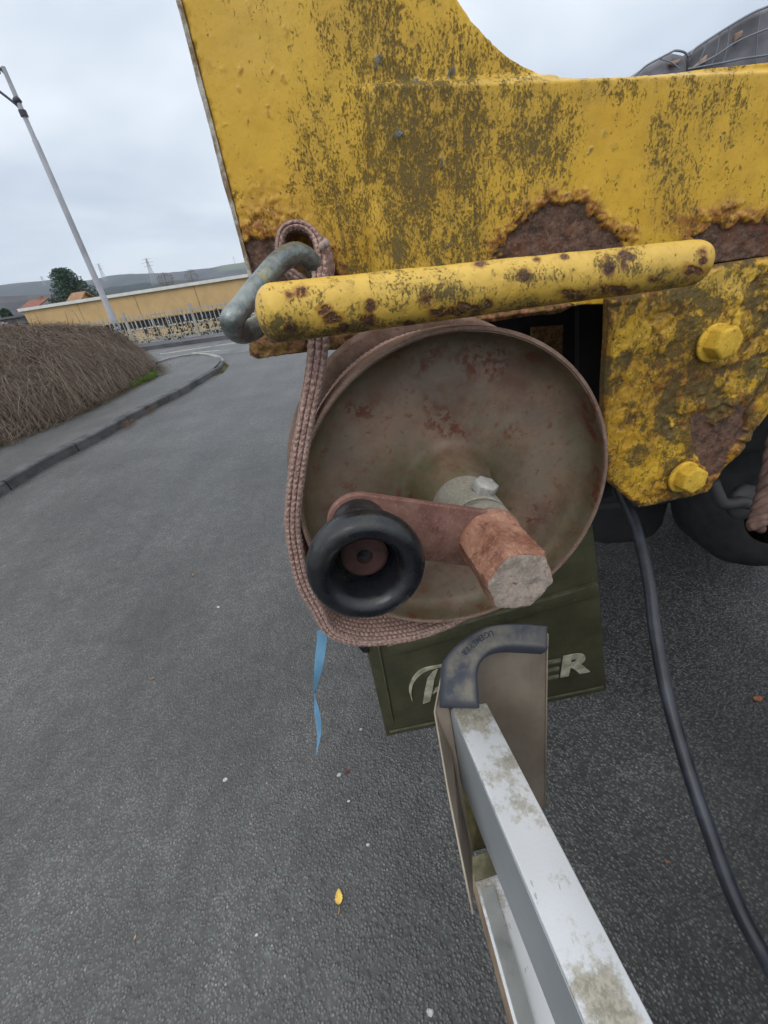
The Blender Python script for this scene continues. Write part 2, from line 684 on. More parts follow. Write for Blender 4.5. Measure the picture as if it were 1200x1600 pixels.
# painted give-way line
lb = MB()
for a_, b_ in (((250, 553), (330, 541)), ((336, 540), (405, 530)), ((300, 551), (345, 547))):
    p = G(np.array([a_[0], b_[0]]), np.array([a_[1], b_[1]]))
    q = G(np.array([a_[0], b_[0]]), np.array([a_[1] + 1.6, b_[1] + 1.6]))
    P4 = np.vstack([p, q[::-1]])
    P4[:, 2] = .008
    lb.add(P4, [(0, 1, 2, 3)])
tag(lb.build('road_marking', M_line), kind='structure')

# pavement behind the kerb
inner_px = [(0, 697), (96, 656), (160, 628), (208, 604), (240, 588), (250, 578), (246, 572)]
inner = G(np.array([p[0] for p in inner_px]), np.array([p[1] for p in inner_px]), .1)
inner = np.vstack([[-6.4, -14, .1], [-6.0, 0, .1], inner])
innerS = spline(inner, 220)
V = []
for k in range(220):
    a = kerbS[k].copy()
    b = innerS[k].copy()
    hgt = .10 if k < 150 else .10 - .07 * min(1, (k - 150) / 30)
    for t in (0, .25, .5, .75, 1):
        p = a * (1 - t) + b * t
        p[2] = hgt * (1 - 0.1 * t) + .004
        V.append(p)
V = np.array(V)
ii = np.arange(220 * 5).reshape(220, 5)
Fq = np.stack([ii[:-1, :-1], ii[1:, :-1], ii[1:, 1:], ii[:-1, 1:]], -1).reshape(-1, 4)
pav = obj('pavement', mesh('pavement', V, Fq[:, ::-1], True), M_pave)
tag(pav, kind='structure')
M_kerb = simple('kerb_concrete', (.085, .085, .088), .85, .4, 5, bump=.003, bscale=50)
M_kerb2 = simple('pale_kerb_concrete', (.26, .26, .25), .85, .3, 5, bump=.003, bscale=50)
# kerb stones, one object each
seg = np.hypot(*np.diff(kerbS[:, :2], axis=0).T)
cum = np.concatenate([[0], np.cumsum(seg)])
tot = cum[-1]
s_ = 0.0
while s_ < tot - .3:
    pm_ = np.interp(s_, cum, kerbS[:, 1])
    L_ = 1.0 if pm_ < 9 else .45
    e_ = min(s_ + L_ - .018, tot)
    ss = np.linspace(s_, e_, 4)
    c = np.stack([np.interp(ss, cum, kerbS[:, 0]), np.interp(ss, cum, kerbS[:, 1])], -1)
    tdir = np.gradient(c, axis=0)
    tdir /= np.linalg.norm(tdir, axis=1)[:, None]
    nrm = np.stack([tdir[:, 1], -tdir[:, 0]], -1)         # to the road
    f_ = s_ / tot
    top = .108 + random.uniform(-.003, .003)
    if c[0, 1] > 7.5:
        top = .108 - .04 * min(1, (c[0, 1] - 7.5) / 2)
    m = MB()
    jit = random.uniform(-.004, .004)
    prof = [(.13 + jit, -.05), (.125 + jit, top - .015), (.11 + jit, top), (-.01, top), (-.01, -.05)]
    Vk = []
    for q in range(4):
        for (o_, h_) in prof:
            Vk.append((c[q, 0] + nrm[q, 0] * (o_ - .06), c[q, 1] + nrm[q, 1] * (o_ - .06), h_))
    Fk = []
    for q in range(3):
        for e in range(5):
            g_ = (e + 1) % 5
            Fk.append((q * 5 + e, q * 5 + g_, (q + 1) * 5 + g_, (q + 1) * 5 + e))
    Fk += [(4, 3, 2, 1, 0), (15, 16, 17, 18, 19)]
    m.add(Vk, Fk)
    m.build('kerb_stone', M_kerb if c[0, 1] < 9.2 else M_kerb2, pav)
    s_ += L_

# far pavement by the fence
A = G(np.array([-700., 100, 232, 405, 700]), np.array([695., 565, 547, 523, 478]))
A[:, 2] = .0
Bq = G(np.array([-700., 95, 222, 405, 700]), np.array([670., 553, 538, 513, 468]), .1)
fb = MB()
top1 = A.copy()
top1[:, 2] = .12
n5 = len(A)
fb.add(np.vstack([A, top1, Bq + [0, 0, .02], Bq + [0, 1.5, -.2]]), [(i + r * n5, i + 1 + r * n5, i + 1 + (r + 1) * n5, i + (r + 1) * n5) for r in range(3) for i in range(n5 - 1)])
farpav = fb.build('far_pavement', simple('far_pavement_asphalt', (.10, .10, .11), .85, .3, 2))
tag(farpav, kind='structure')
# refuge patch with pale edge beside the bush
rp = G(np.array([224, 236, 254, 262, 256, 240, 226]), np.array([578, 573, 572, 578, 584, 590, 592]))
rp[:, 2] = .012
MB().slab(rp[::-1], (0, 0, -.02)).build('paved_patch', M_kerb2)
bpy.data.objects['paved_patch']['kind'] = 'structure'


# ================================================================== hills
def ridge(name, pts, dist, depth, mat, seedv):
    """pts: picture points of the skyline; the hill rises from the plain to it at real distance"""
    pxs = np.array([p[0] for p in pts], float)
    pys = np.array([p[1] for p in pts], float)
    v = ray(pxs, pys)
    hd = np.hypot(v[:, 0], v[:, 1])
    az = np.arctan2(v[:, 0], v[:, 1])
    el = v[:, 2] / hd
    o = np.argsort(az)
    az, el = az[o], el[o]
    n = 260
    a = np.linspace(-2.4, 2.4, n)
    e = np.interp(a, az, el)
    out = (a < az[0]) | (a > az[-1])
    e = np.where(out, e + .012 * (fbm(a * 5 + seedv, 0 * a, seedv) - .5), e)
    rows = 26
    V = []
    for r in range(rows):
        t = r / (rows - 1)
        dd = dist * (1 - .38 * (1 - t)) if t <= 1 else dist
        hgt = (H + e * dist) * sstep(0, 1, t) ** .8
        bumpy = (fbm(a * 40 + seedv, t * 9 + 0 * a, seedv, 4) - .5) * dist * .0065 * (0.25 + t)
        V.append(np.stack([np.sin(a) * dd, np.cos(a) * dd, -3 + (hgt + 3) + bumpy * (t > 0)], -1))
    V.append(np.stack([np.sin(a) * dist * 1.3, np.cos(a) * dist * 1.3, -5 + 0 * a], -1))
    V = np.vstack(V)
    rows += 1
    ii = np.arange(rows * n).reshape(rows, n)
    F_ = np.stack([ii[:-1, :-1], ii[:-1, 1:], ii[1:, 1:], ii[1:, :-1]], -1).reshape(-1, 4)
    px_, py_ = proj(V)
    o_ = obj(name, mesh(name, V, F_, True, {'field': ((px_ > 335) & (px_ < 460) & (py_ < 424 - (px_ - 335) * .1) & (py_ > 380) & (V[:, 2] > 40)).astype(float)}), mat)
    return tag(o_, kind='structure')


nh = NT('bare_winter_woodland', .95, .1)
nc = nh.mix(nh.rng(nh.noise(.012, 6, .7), .38, .62), (.028, .030, .034), (.085, .066, .05))
nc = nh.mix(nh.math('MULTIPLY', nh.rng(nh.noise(.004, 5, .65), .52, .6), .8), nc, (.025, .04, .03))
nc = nh.mix(nh.math('MULTIPLY', nh.attr('field'), .8), nc, (.13, .17, .06))
nh.color(nc)
nh.bump(nh.noise(.06, 5, .7), 6.0)
M_hill = nh.m
ridge('hill', [(-600, 520), (-300, 470), (0, 447), (40, 442), (95, 438), (130, 440), (200, 429), (250, 428), (300, 422), (345, 416), (385, 409), (500, 398), (800, 350), (1200, 300)], 2300, 500, M_hill, 3)
ridge('near_hill', [(-600, 560), (-200, 500), (0, 463), (60, 462), (140, 455), (200, 446), (260, 441), (320, 436), (390, 430), (600, 410), (1200, 330)], 1100, 300, M_hill, 9)

# ================================================================== building beyond the road
Dist = 34.0


def wallpt(px, py, Yw=Dist):
    """point on the wall plane of the low building (a vertical plane turned a little)"""
    return None


# wall base line in plan: through the two ends of the roof line
RL = PY(np.array(35.), np.array(486.), 40.0)
RR = PY(np.array(392.), np.array(433.), 36.0)
zt = (RL[2] + RR[2]) / 2
dirw = np.array([RR[0] - RL[0], RR[1] - RL[1], 0.0])
Lw = np.linalg.norm(dirw)
dirw /= Lw
nrmw = np.array([dirw[1], -dirw[0], 0.0])     # towards the road


def wall_hit(px, py):
    v = ray(px, py)
    t = ((RL - CAMP) @ nrmw) / (v @ nrmw)
    P = CAMP + v * t
    return (P - RL) @ dirw, P[2]


zb = -2.6
sill = wall_hit(300., 502.)[1]
head = wall_hit(300., 489.)[1]
M_wall = simple('beige_wall_panel', (.56, .38, .185), .8, .08, 1.0)
M_wall2 = simple('beige_plinth', (.58, .42, .25), .85, .1, 1.0)
M_white = simple('white_trim', (.68, .68, .66), .6, .08, 2)
M_glass = NT('dark_window_glass', .12, .6).color((.03, .035, .045)).m
bld = empty('low_building', RL + [0, 0, zb - RL[2]], 'long low beige building with a flat white roof edge behind the fence', 'building')


def wbox(m, s0, s1, z0, z1, d0, d1):
    c = [RL + dirw * s + nrmw * d for s, d in ((s0, d1), (s1, d1), (s1, d0), (s0, d0))]
    b = [np.array([p[0], p[1], z0]) for p in c]
    t = [np.array([p[0], p[1], z1]) for p in c]
    return m.hexa(b, t)


Ltot = Lw + 30
w0 = wall_hit(138., 516.)[0]
pw = Lw / 3.9
s_ = 0.0
k = 0
while s_ < Ltot:
    e_ = min(s_ + pw - .05, Ltot)
    m = MB()
    wbox(m, s_, e_, head, zt - .02, -.1, 0)
    m.build('wall_panel', M_wall, bld)
    m = MB()
    if s_ + pw < w0:
        wbox(m, s_, e_, zb, head - .004, -.1, -.002)
    else:
        wbox(m, s_, e_, zb, sill, -.1, -.002)
    m.build('wall_panel', M_wall2, bld)
    s_ += pw
m = MB()
wbox(m, 0.0, w0, sill + .002, head - .006, -.12, -.01)
m.build('wall_panel', M_wall, bld)
m = MB()
wbox(m, -.25, Ltot, zt, zt + .22, -18, .18)
m.build('roof', M_white, bld)
m = MB()
wbox(m, .02, Ltot, zb, zt - .02, -17.8, -.14)
m.build('wall', M_wall, bld)
sw = w0
while sw < Ltot - 2:
    m = MB()
    wbox(m, sw + .06, sw + 1.5, sill + .05, head - .05, -.12, -.07)
    wo_ = m.build('window', M_glass, bld)
    m = MB()
    wbox(m, sw, sw + .06, sill, head, -.12, .0)
    m.build('window_frame', M_white, wo_)
    sw += 1.5
m = MB()
wbox(m, w0, Ltot, sill - .08, sill - .004, -.1, .06)
m.build('window_sill', M_white, bld)

# fence on the far side of the road
fa, fb_ = G(np.array([145., 405]), np.array([549.5, 511.5]), .1)
fd = (fb_ - fa)
FL = np.linalg.norm(fd)
fd /= FL
fn = np.array([fd[1], -fd[0], 0])
M_galv = simple('pale_galvanised_steel', (.36, .35, .32), .5, .15, 3)
fence = empty('fence', fa, 'pale metal bar fence along the far pavement in front of the beige building', 'fence')
FHt = .98
rails = MB()
for zz in (.16, FHt - .12):
    c0, c1 = fa - fd * 8, fa + fd * 40
    for (o1, o2) in ((-.02, .02),):
        b = [c0 + fn * o1, c1 + fn * o1, c1 + fn * o2, c0 + fn * o2]
        rails = MB().hexa([p + [0, 0, zz] for p in b], [p + [0, 0, zz + .03] for p in b])
        rails.build('rail', M_galv, fence)
bars = MB()
t_ = -8
while t_ < 40:
    p = fa + fd * t_
    bars.box(-.012, .012, -.012, .012, .1, FHt, o=(p[0], p[1], p[2] - .03))
    t_ += .155
bars.build('fence_bar', M_galv, fence, kind='stuff')
t_ = -7.8
pm = None
while t_ < 40:
    p = fa + fd * t_
    m = MB().box(-.04, .04, -.04, .04, -.3, FHt + .08, o=tuple(p))
    m.build('post', M_galv, fence)
    t_ += 2.35

# low hedge behind the fence
def leaf_cloud(n, cen, rad, size, seed):
    r = np.random.default_rng(seed)
    d = r.normal(size=(n, 3))
    d /= np.linalg.norm(d, axis=1)[:, None]
    rr = r.uniform(.35, 1, n) ** .4
    P = cen + d * rr[:, None] * rad
    a = r.normal(size=(n, 3))
    a /= np.linalg.norm(a, axis=1)[:, None]
    b = np.cross(a, r.normal(size=(n, 3)))
    b /= np.linalg.norm(b, axis=1)[:, None]
    s = size * r.uniform(.5, 1.3, n)[:, None]
    V = np.stack([P - a * s, P + b * s * .45, P + a * s, P - b * s * .45], 1).reshape(-1, 3)
    F_ = np.arange(4 * n).reshape(-1, 4)
    return V, F_


M_hedge = simple('sparse_brown_hedge', (.055, .055, .03), .9, .5, 6)
Vs, n0 = [], 0
Fs_ = []
r_ = np.random.default_rng(4)
for k in range(90):
    p = fa + fd * (k * .45 - 3) - fn * r_.uniform(.5, 1.0) + [0, 0, .25]
    v, f_ = leaf_cloud(90, p, np.array([.35, .3, .2 + .35 * r_.random()]), .07, k)
    Vs.append(v)
    Fs_.append(f_ + n0)
    n0 += len(v)
hd_ = obj('hedge', mesh('hedge', np.vstack(Vs), np.vstack(Fs_), False), M_hedge)
tag(hd_, 'straggly low brown hedge growing behind the bars of the fence', 'hedge')

# ================================================================== street lamp
M_pole = simple('grey_lamp_post', (.36, .36, .40), .45, .12, 2)
pb = G(np.array(190.), np.array(529.))
pt = PY(np.array(7.), np.array(104.), pb[1])
Lh = pt[2]
lamp = empty('street_lamp', pb, 'tall tapered grey lamp post with dark side arms, behind the brown bush', 'street lamp')
prof = [(.17, 0), (.17, 1.1), (.13, 1.2), (.12, Lh * .4), (.105, Lh * .78), (.085, Lh * .785), (.08, Lh * .93), (.07, Lh)]
MB().lathe(prof, pb, (0, 0, 1), 20).build('pole', M_pole, lamp, shade_angle=40)
arm1a, arm1b = PY(np.array([12., -60.]), np.array([122., 60.]), pb[1])
arm2a, arm2b = PY(np.array([33., -60.]), np.array([173., 110.]), pb[1])
M_lampd = simple('dark_lamp_metal', (.05, .05, .07), .5, .2, 4)
for a_, b_, bend in ((arm1a, arm1b, .2), (arm2a, arm2b, .35)):
    mid = (a_ + b_) / 2 + [0, 0, bend * .5]
    MB().tube(spline([a_, a_ * .92 + b_ * .08 + [0, 0, .12], mid, b_], 14), .045, 8).build('arm', M_lampd, lamp, smooth=True)
top = pb + [0, 0, Lh]
MB().lathe([(.01, .42), (.16, .38), (.25, .22), (.24, .05), (.1, 0)], top + [-.45, 0, -.12], (.25, 0, 1), 20).build('lamp_head', M_lampd, lamp, smooth=True)
cm = PY(np.array(27.), np.array(157.), pb[1])
MB().lathe([(.02, -.12), (.1, -.1), (.12, 0), (.1, .1), (.02, .12)], cm, (1, 0, .3), 16).build('camera_box', M_lampd, lamp, smooth=True)
MB().lathe([(.13, 0), (.13, .18)], pb + [0, 0, Lh * .855], (0, 0, 1), 20).build('collar', M_lampd, lamp, smooth=False)

# ================================================================== far things: pine, houses, masts, rubble
M_pine = simple('dark_pine_needles', (.04, .075, .045), .9, .5, 1.2)
M_bark = simple('brown_bark', (.09, .065, .05), .95, .3, 6)


def pine_tree():
    base = PY(np.array(124.), np.array(475.), 75.0)
    topp = PY(np.array(110.), np.array(418.), 75.0)
    zb0 = -2.6
    hgt = topp[2] - zb0
    c0 = np.array([base[0] - .5, 75.0, zb0])
    t = empty('pine_tree', c0, 'dark green broad pine tree rising behind the beige building', 'tree')
    MB().tube([c0, c0 + [0, 0, hgt * .5], c0 + [-.2, 0, hgt * .9]], [.35, .25, .06], 8).build('trunk', M_bark, t)
    r = np.random.default_rng(5)
    Vs, Fs, n0 = [], [], 0
    br = MB()
    for k in range(120):
        f = (k + .5) / 120
        zz = hgt * (.30 + .70 * f)
        ang = k * 2.4
        wd = 5.2 * (1 - f) ** .85 * r.uniform(.6, 1.2) + .25
        off = np.array([math.cos(ang) * wd * .75, math.sin(ang) * wd * .75, -wd * .06])
        cen = c0 + [0, 0, zz] + off + [.12 * (1 - f) * 14 * .5, 0, 0]
        br.tube([c0 + [0, 0, zz - .3], cen], [.07, .02], 5)
        v, f_ = leaf_cloud(90, cen, np.array([1.2, 1.2, .30]) * r.uniform(.75, 1.2), .16, 100 + k)
        Vs.append(v)
        Fs.append(f_ + n0)
        n0 += len(v)
    br.build('limb', M_bark, t, kind=None)
    obj('crown', mesh('crown', np.vstack(Vs), np.vstack(Fs), False), M_pine, t)


pine_tree()


def small_tree(px, py0, py1, Yd, wpx, label, mat, seed, cat='tree', name='bushy_tree', leafn=1600, sz=.12):
    b = PY(np.array(float(px)), np.array(float(py1)), Yd)
    t_ = PY(np.array(float(px)), np.array(float(py0)), Yd)
    w_ = np.linalg.norm(PY(np.array(px + wpx / 2.), np.array(float(py0)), Yd) - t_)
    c0 = np.array([b[0], Yd, -2.6])
    t = empty(name, c0, label, cat)
    hz_ = t_[2]
    MB().tube([c0, [c0[0], Yd, hz_ - .5]], [.2, .05], 7).build('trunk', M_bark, t)
    cc = np.array([c0[0], Yd, (hz_ + b[2]) / 2 - .4])
    v, f_ = leaf_cloud(leafn, cc, np.array([w_, w_, (hz_ - b[2]) / 2 + .4]), sz, seed)
    obj('crown', mesh('crown', v, f_, False), mat, t)


M_ever = simple('evergreen_leaves', (.02, .055, .02), .9, .5, 1.5)
M_bare = simple('reddish_bare_twigs', (.14, .085, .06), .95, .4, 1.5)
small_tree(13, 480, 497, 70, 17, 'small dark evergreen beside the half hidden white house at the left edge', M_ever, 31)
small_tree(262, 424, 446, 130, 26, 'reddish bare tree above the roof, left of the tall pylon foot', M_bare, 33, leafn=700, sz=.13)
small_tree(302, 419, 441, 150, 22, 'brown bare tree above the right part of the beige roof', M_bare, 34, leafn=600, sz=.13)


def house(pts, Yd, ridge_py, label, wallm, roofm, depth=8):
    (xl, yl), (xr, yr) = pts
    a = PY(np.array(float(xl)), np.array(float(yl)), Yd)
    b = PY(np.array(float(xr)), np.array(float(yr)), Yd + 2)
    ez = a[2]
    rz = PY(np.array((xl + xr) / 2.), np.array(float(ridge_py)), Yd + depth / 2)[2]
    t = empty('house', (a[0], Yd, -2.6), label, 'house')
    m = MB()
    x0, x1, y0, y1 = a[0], b[0], Yd, Yd + depth
    ym = (y0 + y1) / 2
    m.add([(x0, y0, -2.6), (x1, y0, -2.6), (x1, y1, -2.6), (x0, y1, -2.6), (x0, y0, ez), (x1, y0, ez), (x1, y1, ez), (x0, y1, ez), (x0, ym, rz - .1), (x1, ym, rz - .1)],
          [(0, 1, 5, 4), (1, 2, 6, 9, 5), (2, 3, 7, 6), (3, 0, 4, 8, 7)])
    m.build('wall', wallm, t)
    m = MB()
    o = .5
    for s, (ya, yb) in enumerate(((y0 - o, ym), (y1 + o, ym))):
        P = [(x0 - o, ya, ez - .25), (x1 + o, ya, ez - .25), (x1 + o, yb, rz), (x0 - o, yb, rz)]
        m.slab(P, (0, 0, .18))
    m.build('roof', roofm, t)
    for k in range(2):
        m = MB().box(0, .9, -.03, .02, 0, 1.1, o=(x0 + 1.2 + k * (x1 - x0 - 3.2), y0, ez - 1.9))
        m.build('window', M_glass, t)
    if depth > 5:
        m = MB().box(0, .5, -.25, .25, -.6, .55, o=(x0 + (x1 - x0) * .6, ym, rz))
        m.build('chimney', simple('chimney_brick', (.3, .14, .09), .9, .2, 5), t)


M_red = simple('red_roof_tiles', (.22, .085, .06), .85, .3, 3)
M_wht = simple('white_render', (.62, .62, .6), .8, .1, 1)
M_yw = simple('ochre_render', (.55, .36, .13), .8, .1, 1)
house(((32, 484), (66, 480)), 80, 471, 'white house with a red tiled roof left of the beige building corner', M_wht, M_red)
house(((110, 473), (134, 469)), 60, 459, 'small ochre house with orange roof in front of the pine tree', M_yw, simple('orange_roof_tiles', (.28, .16, .085), .85, .3, 3), 4)
# flat grey shed at the left edge
a = PY(np.array(-60.), np.array(498.), 48.0)
b = PY(np.array(34.), np.array(492.), 46.0)
shed = empty('shed', (a[0], 47, -2.6), 'low grey flat-roofed shed at the left edge behind the pale rubble', 'shed')
MB().box(a[0], b[0], 46, 52, -2.6, b[2] - .15).build('wall', simple('grey_cladding', (.12, .12, .135), .8, .1, 1), shed)
MB().box(a[0] - .2, b[0] + .2, 45.8, 52.2, b[2] - .148, b[2]).build('roof', simple('grey_roof_felt', (.15, .15, .17), .8, .1, 1), shed)
# rubble heap
r = np.random.default_rng(8)
rc = PY(np.array(15.), np.array(517.), 30.0)
M_rub = simple('pale_broken_concrete', (.45, .45, .44), .9, .3, 3)
rub = MB()
for k in range(260):
    p = rc + [r.normal() * 1.6, r.normal() * .9, 0]
    hh = .9 * math.exp(-((p[0] - rc[0]) / 2.2) ** 2 - ((p[1] - rc[1]) / 1.3) ** 2)
    q = Matrix.Rotation(r.uniform(0, 6), 3, Vector(r.normal(size=3)).normalized())
    s = r.uniform(.08, .28)
    rub.box(-s, s, -s * .7, s * .7, -s * .4, s * .4, R=np.array(q), o=(p[0], p[1], rc[2] - .9 + hh * r.uniform(.2, 1) + .3))
tag(rub.build('rubble', M_rub), 'heap of pale broken rubble at the left edge above the bush', 'rubble', kind='stuff')


def pylon(px, py_top, py_bot, Yd, label, wid=5.0, lean=True):
    a = PY(np.array(float(px)), np.array(float(py_top)), Yd)
    bt = PY(np.array(float(px) + (py_bot - py_top) * .4), np.array(float(py_bot)), Yd)
    zt_, zb_ = a[2], bt[2] - 12
    x, y = a[0], Yd
    t = empty('pylon', (x, y, zb_), label, 'pylon', 'distant power pylons on the ridge')
    h = zt_ - zb_
    m = MB()
    th = wid * .05
    for sx in (-1, 1):
        for sy in (-1, 1):
            m.tube([(x + sx * wid / 2, y + sy * wid / 2, zb_), (x + sx * wid * .08, y + sy * wid * .08, zb_ + h)], th, 4)
    nseg = 9
    for k in range(nseg):
        f0, f1 = k / nseg, (k + 1) / nseg
        w0_, w1_ = wid / 2 * (1 - .84 * f0), wid / 2 * (1 - .84 * f1)
        for s in (-1, 1):
            m.tube([(x - s * w0_, y - w0_, zb_ + h * f0), (x + s * w1_, y - w1_, zb_ + h * f1)], th * .6, 4)
    m.build('lattice', M_pyl, t)
    m = MB()
    for f, wx in ((.97, .55), (.84, .8), (.71, .65)):
        m.tube([(x - wid * wx * 1.6, y, zb_ + h * f), (x, y, zb_ + h * (f + .03)), (x + wid * wx * 1.6, y, zb_ + h * f)], th * .7, 4)
    m.build('cross_arm', M_pyl, t)


M_pyl = simple('pylon_steel', (.36, .37, .4), .6, .1, 1)
pylon(228, 404, 428, 620, 'tallest lattice pylon, standing on the ridge right of the lamp post', 6)
pylon(153, 412, 432, 1300, 'faint pylon on the ridge just left of the lamp post', 9)
pylon(64, 432, 441, 1700, 'faintest small pylon on the ridge at the far left', 8)
pylon(364, 400, 410, 1900, 'thin small mast on the green part of the ridge near the yellow vehicle', 4)

# ================================================================== big brown bush: arching twigs over a mound
front = G(np.array([-260., -120, 0, 60, 96, 130, 160, 185, 208, 228, 240, 236, 222]),
          np.array([800., 745, 696, 671, 655, 641, 627, 614, 601, 590, 578, 570, 567]), .1)
bt_px = [(0, 513), (40, 515), (80, 514), (120, 517), (160, 524), (190, 533), (215, 543), (232, 558)]
ft = spline(np.vstack([[-7.5, -4, .1], front[1:]]), 60)


def mound_top(u):
    """u along the front edge 0..1 -> crest height"""
    return 1.16 - .26 * sstep(.55, .9, u) - .55 * sstep(.9, 1.0, u)


def mound(u, t):
    i = u * 59
    i0 = np.clip(np.floor(i).astype(int), 0, 58)
    f = (i - i0)[..., None]
    base = ft[i0] * (1 - f) + ft[i0 + 1] * f
    dep = np.array([-1.0, .18, 0])
    w_ = 4.6 * (1 - .55 * sstep(.8, 1.0, u))
    P = base + dep * (t * w_)[..., None]
    prof_ = np.where(t < .42, np.sin(np.clip(t / .42, 0, 1) * np.pi / 2) ** .75, 1 - .35 * (t - .42) ** 2)
    z = .1 + mound_top(u) * prof_ * (.78 + .30 * fbm(P[..., 0] * .9, P[..., 1] * .9, 2.0) + .16 * fbm(P[..., 0] * 3.5, P[..., 1] * 3.5, 5.0))
    P = P.copy()
    P[..., 2] = z
    return P


uu, tt = np.meshgrid(np.linspace(0, 1, 140), np.linspace(0, 1, 40))
Pm = mound(uu, tt)
Pm[..., 2] -= .07
ii = np.arange(uu.size).reshape(uu.shape)
Fm = np.stack([ii[:-1, :-1], ii[:-1, 1:], ii[1:, 1:], ii[1:, :-1]], -1).reshape(-1, 4)
bush = empty('bush', ft[40], 'big mound of drooping bare brown twigs beside the left pavement', 'bush')
M_litter = simple('dark_twig_tangle', (.06, .045, .036), .95, .5, 9, bump=.03, bscale=30)
o = obj('twig_mound', mesh('twig_mound', Pm.reshape(-1, 3), Fm, True), M_litter, bush)
# closing skirt at end of the mound
nb = NT('brown_grey_twigs', .85, .2)
rt_ = nb.attr('rnd')
nb.color(nb.ramp(rt_, [(0.0, (.04, .026, .021)), (.3, (.115, .076, .060)), (.6, (.21, .150, .120)), (.85, (.33, .26, .215)), (1.0, (.11, .12, .05))]))
M_twig = nb.m
NTW = 100000
rr = np.random.default_rng(21)
u_ = rr.uniform(.05, 1, NTW) ** .7
t_ = rr.beta(1.2, 1.6, NTW)
P0 = mound(u_, t_) + rr.normal(size=(NTW, 3)) * [.05, .05, .05]
ang = np.where(rr.random(NTW) < .55, rr.normal(-.35, .75, NTW), rr.uniform(-3.14, 3.14, NTW))
dirx = np.stack([np.cos(ang), np.sin(ang) * .9 - .25, np.zeros(NTW)], -1)
Ltw = rr.uniform(.12, .55, NTW)
upv = rr.uniform(.0, .75, NTW)
# normal slope following: sample the mound below the twig tip
S = 4
Vv = np.zeros((NTW, S + 1, 2, 3))
side = np.cross(dirx, [0, 0, 1.0])
side /= np.linalg.norm(side, axis=1)[:, None] + 1e-9
for k in range(S + 1):
    f = k / S
    t2 = np.clip(t_ - f * Ltw * dirx[:, 0] / 4.6, 0, 1)
    u2 = np.clip(u_ - f * Ltw * .0, 0, 1)
    tip = mound(u2, t2)
    p = P0 * 1.0
    p[:, 0] = P0[:, 0] + dirx[:, 0] * Ltw * f
    p[:, 1] = P0[:, 1] + dirx[:, 1] * Ltw * f
    p[:, 2] = tip[:, 2] + .03 + upv * Ltw * (f - f * f * 1.15) * 1.3 + (P0[:, 2] - mound(u_, t_)[:, 2])
    p[:, 2] = np.maximum(p[:, 2], .13)
    wd = (.0019 * (1 - .8 * f)) * (1 + rr.uniform(-.3, .5, NTW))[:, None]
    sv = side * wd + np.array([0, 0, 1.0]) * wd * .4
    Vv[:, k, 0] = p - sv
    Vv[:, k, 1] = p + sv
Vv = Vv.reshape(-1, 3)
bi = (np.arange(NTW) * (S + 1) * 2)[:, None] + (np.arange(S) * 2)[None]
Ft = np.stack([bi, bi + 1, bi + 3, bi + 2], -1).reshape(-1, 4)
o = obj('twigs', mesh('twigs', Vv, Ft, False, {'rnd': np.repeat(rr.random(NTW), (S + 1) * 2)}), M_twig, bush)
o['kind'] = 'stuff'
# tiny leaves
NL = 36000
u_ = rr.uniform(.05, 1, NL) ** .8
t_ = rr.uniform(0, .9, NL)
P0 = mound(u_, t_) + rr.normal(size=(NL, 3)) * [.04, .04, .05] + [0, 0, .05]
P0[:, 2] = np.maximum(P0[:, 2], .12)
a = rr.normal(size=(NL, 3))
a /= np.linalg.norm(a, axis=1)[:, None]
b = np.cross(a, rr.normal(size=(NL, 3)))
b /= np.linalg.norm(b, axis=1)[:, None]
s = rr.uniform(.004, .011, NL)[:, None]
Vl = np.stack([P0 - a * s, P0 + b * s * .5, P0 + a * s, P0 - b * s * .5], 1).reshape(-1, 3)
o = obj('small_leaves', mesh('small_leaves', Vl, np.arange(4 * NL).reshape(-1, 4), False, {'rnd': np.repeat(rr.random(NL), 4)}), M_twig, bush)
o['kind'] = 'stuff'
# tall bare shoots sticking out of the crest
sh = MB()
for (px, py, hpx, lean) in ((50, 516, 22, -6), (62, 517, 30, -10), (104, 516, 30, -3), (108, 517, 18, 6), (128, 518, 34, -16), (132, 520, 16, 8), (88, 516, 14, 5), (75, 518, 12, -4), (20, 515, 10, 3), (140, 522, 12, -5), (95, 516, 16, 8)):
    b = D(float(px), float(py), 9.2)
    t = D(float(px + lean), float(py - hpx), 9.2)
    sh.tube(spline([b - [0, 0, .3], b * .5 + t * .5 + [.05, 0, .02], t], 7), np.linspace(.006, .002, 7), 4)
sh.build('shoots', M_twig, bush, kind='stuff')

# grass
M_grass = NT('green_grass', .8, .2)
M_grass.color(M_grass.mix(M_grass.rng(M_grass.noise(3, 3), .3, .7), (.07, .14, .02), (.16, .26, .05)))
M_grass = M_grass.m


def grass(name, pts, n, hgt, label, mat=M_grass, wd=.006):
    r = np.random.default_rng(len(label) + n)
    lo, hi = pts.min(0), pts.max(0)
    P = []
    while len(P) < n:
        q = r.uniform(lo, hi, (n * 2, 3))
        _, ins, _ = pdist(q[:, :2], pts[:, :2])
        P += list(q[ins])
    P = np.array(P[:n])
    P[:, 2] = pts[:, 2].mean()
    a = r.uniform(0, 6.28, n)
    d = np.stack([np.cos(a), np.sin(a), 0 * a], -1)
    hh = hgt * r.uniform(.4, 1.2, n)[:, None]
    s = np.stack([-d[:, 1], d[:, 0], 0 * a], -1) * wd
    up_ = np.array([0, 0, 1.0])
    V = np.stack([P - s, P + s, P + up_ * hh * .6 + d * hh * .15 + s * .6, P + up_ * hh + d * hh * .5, P + up_ * hh * .6 + d * hh * .15 - s * .6], 1).reshape(-1, 3)
    F = np.arange(5 * n).reshape(-1, 5)
    o = obj(name, mesh(name, V, F, False), mat)
    return tag(o, label, 'grass', kind='stuff')


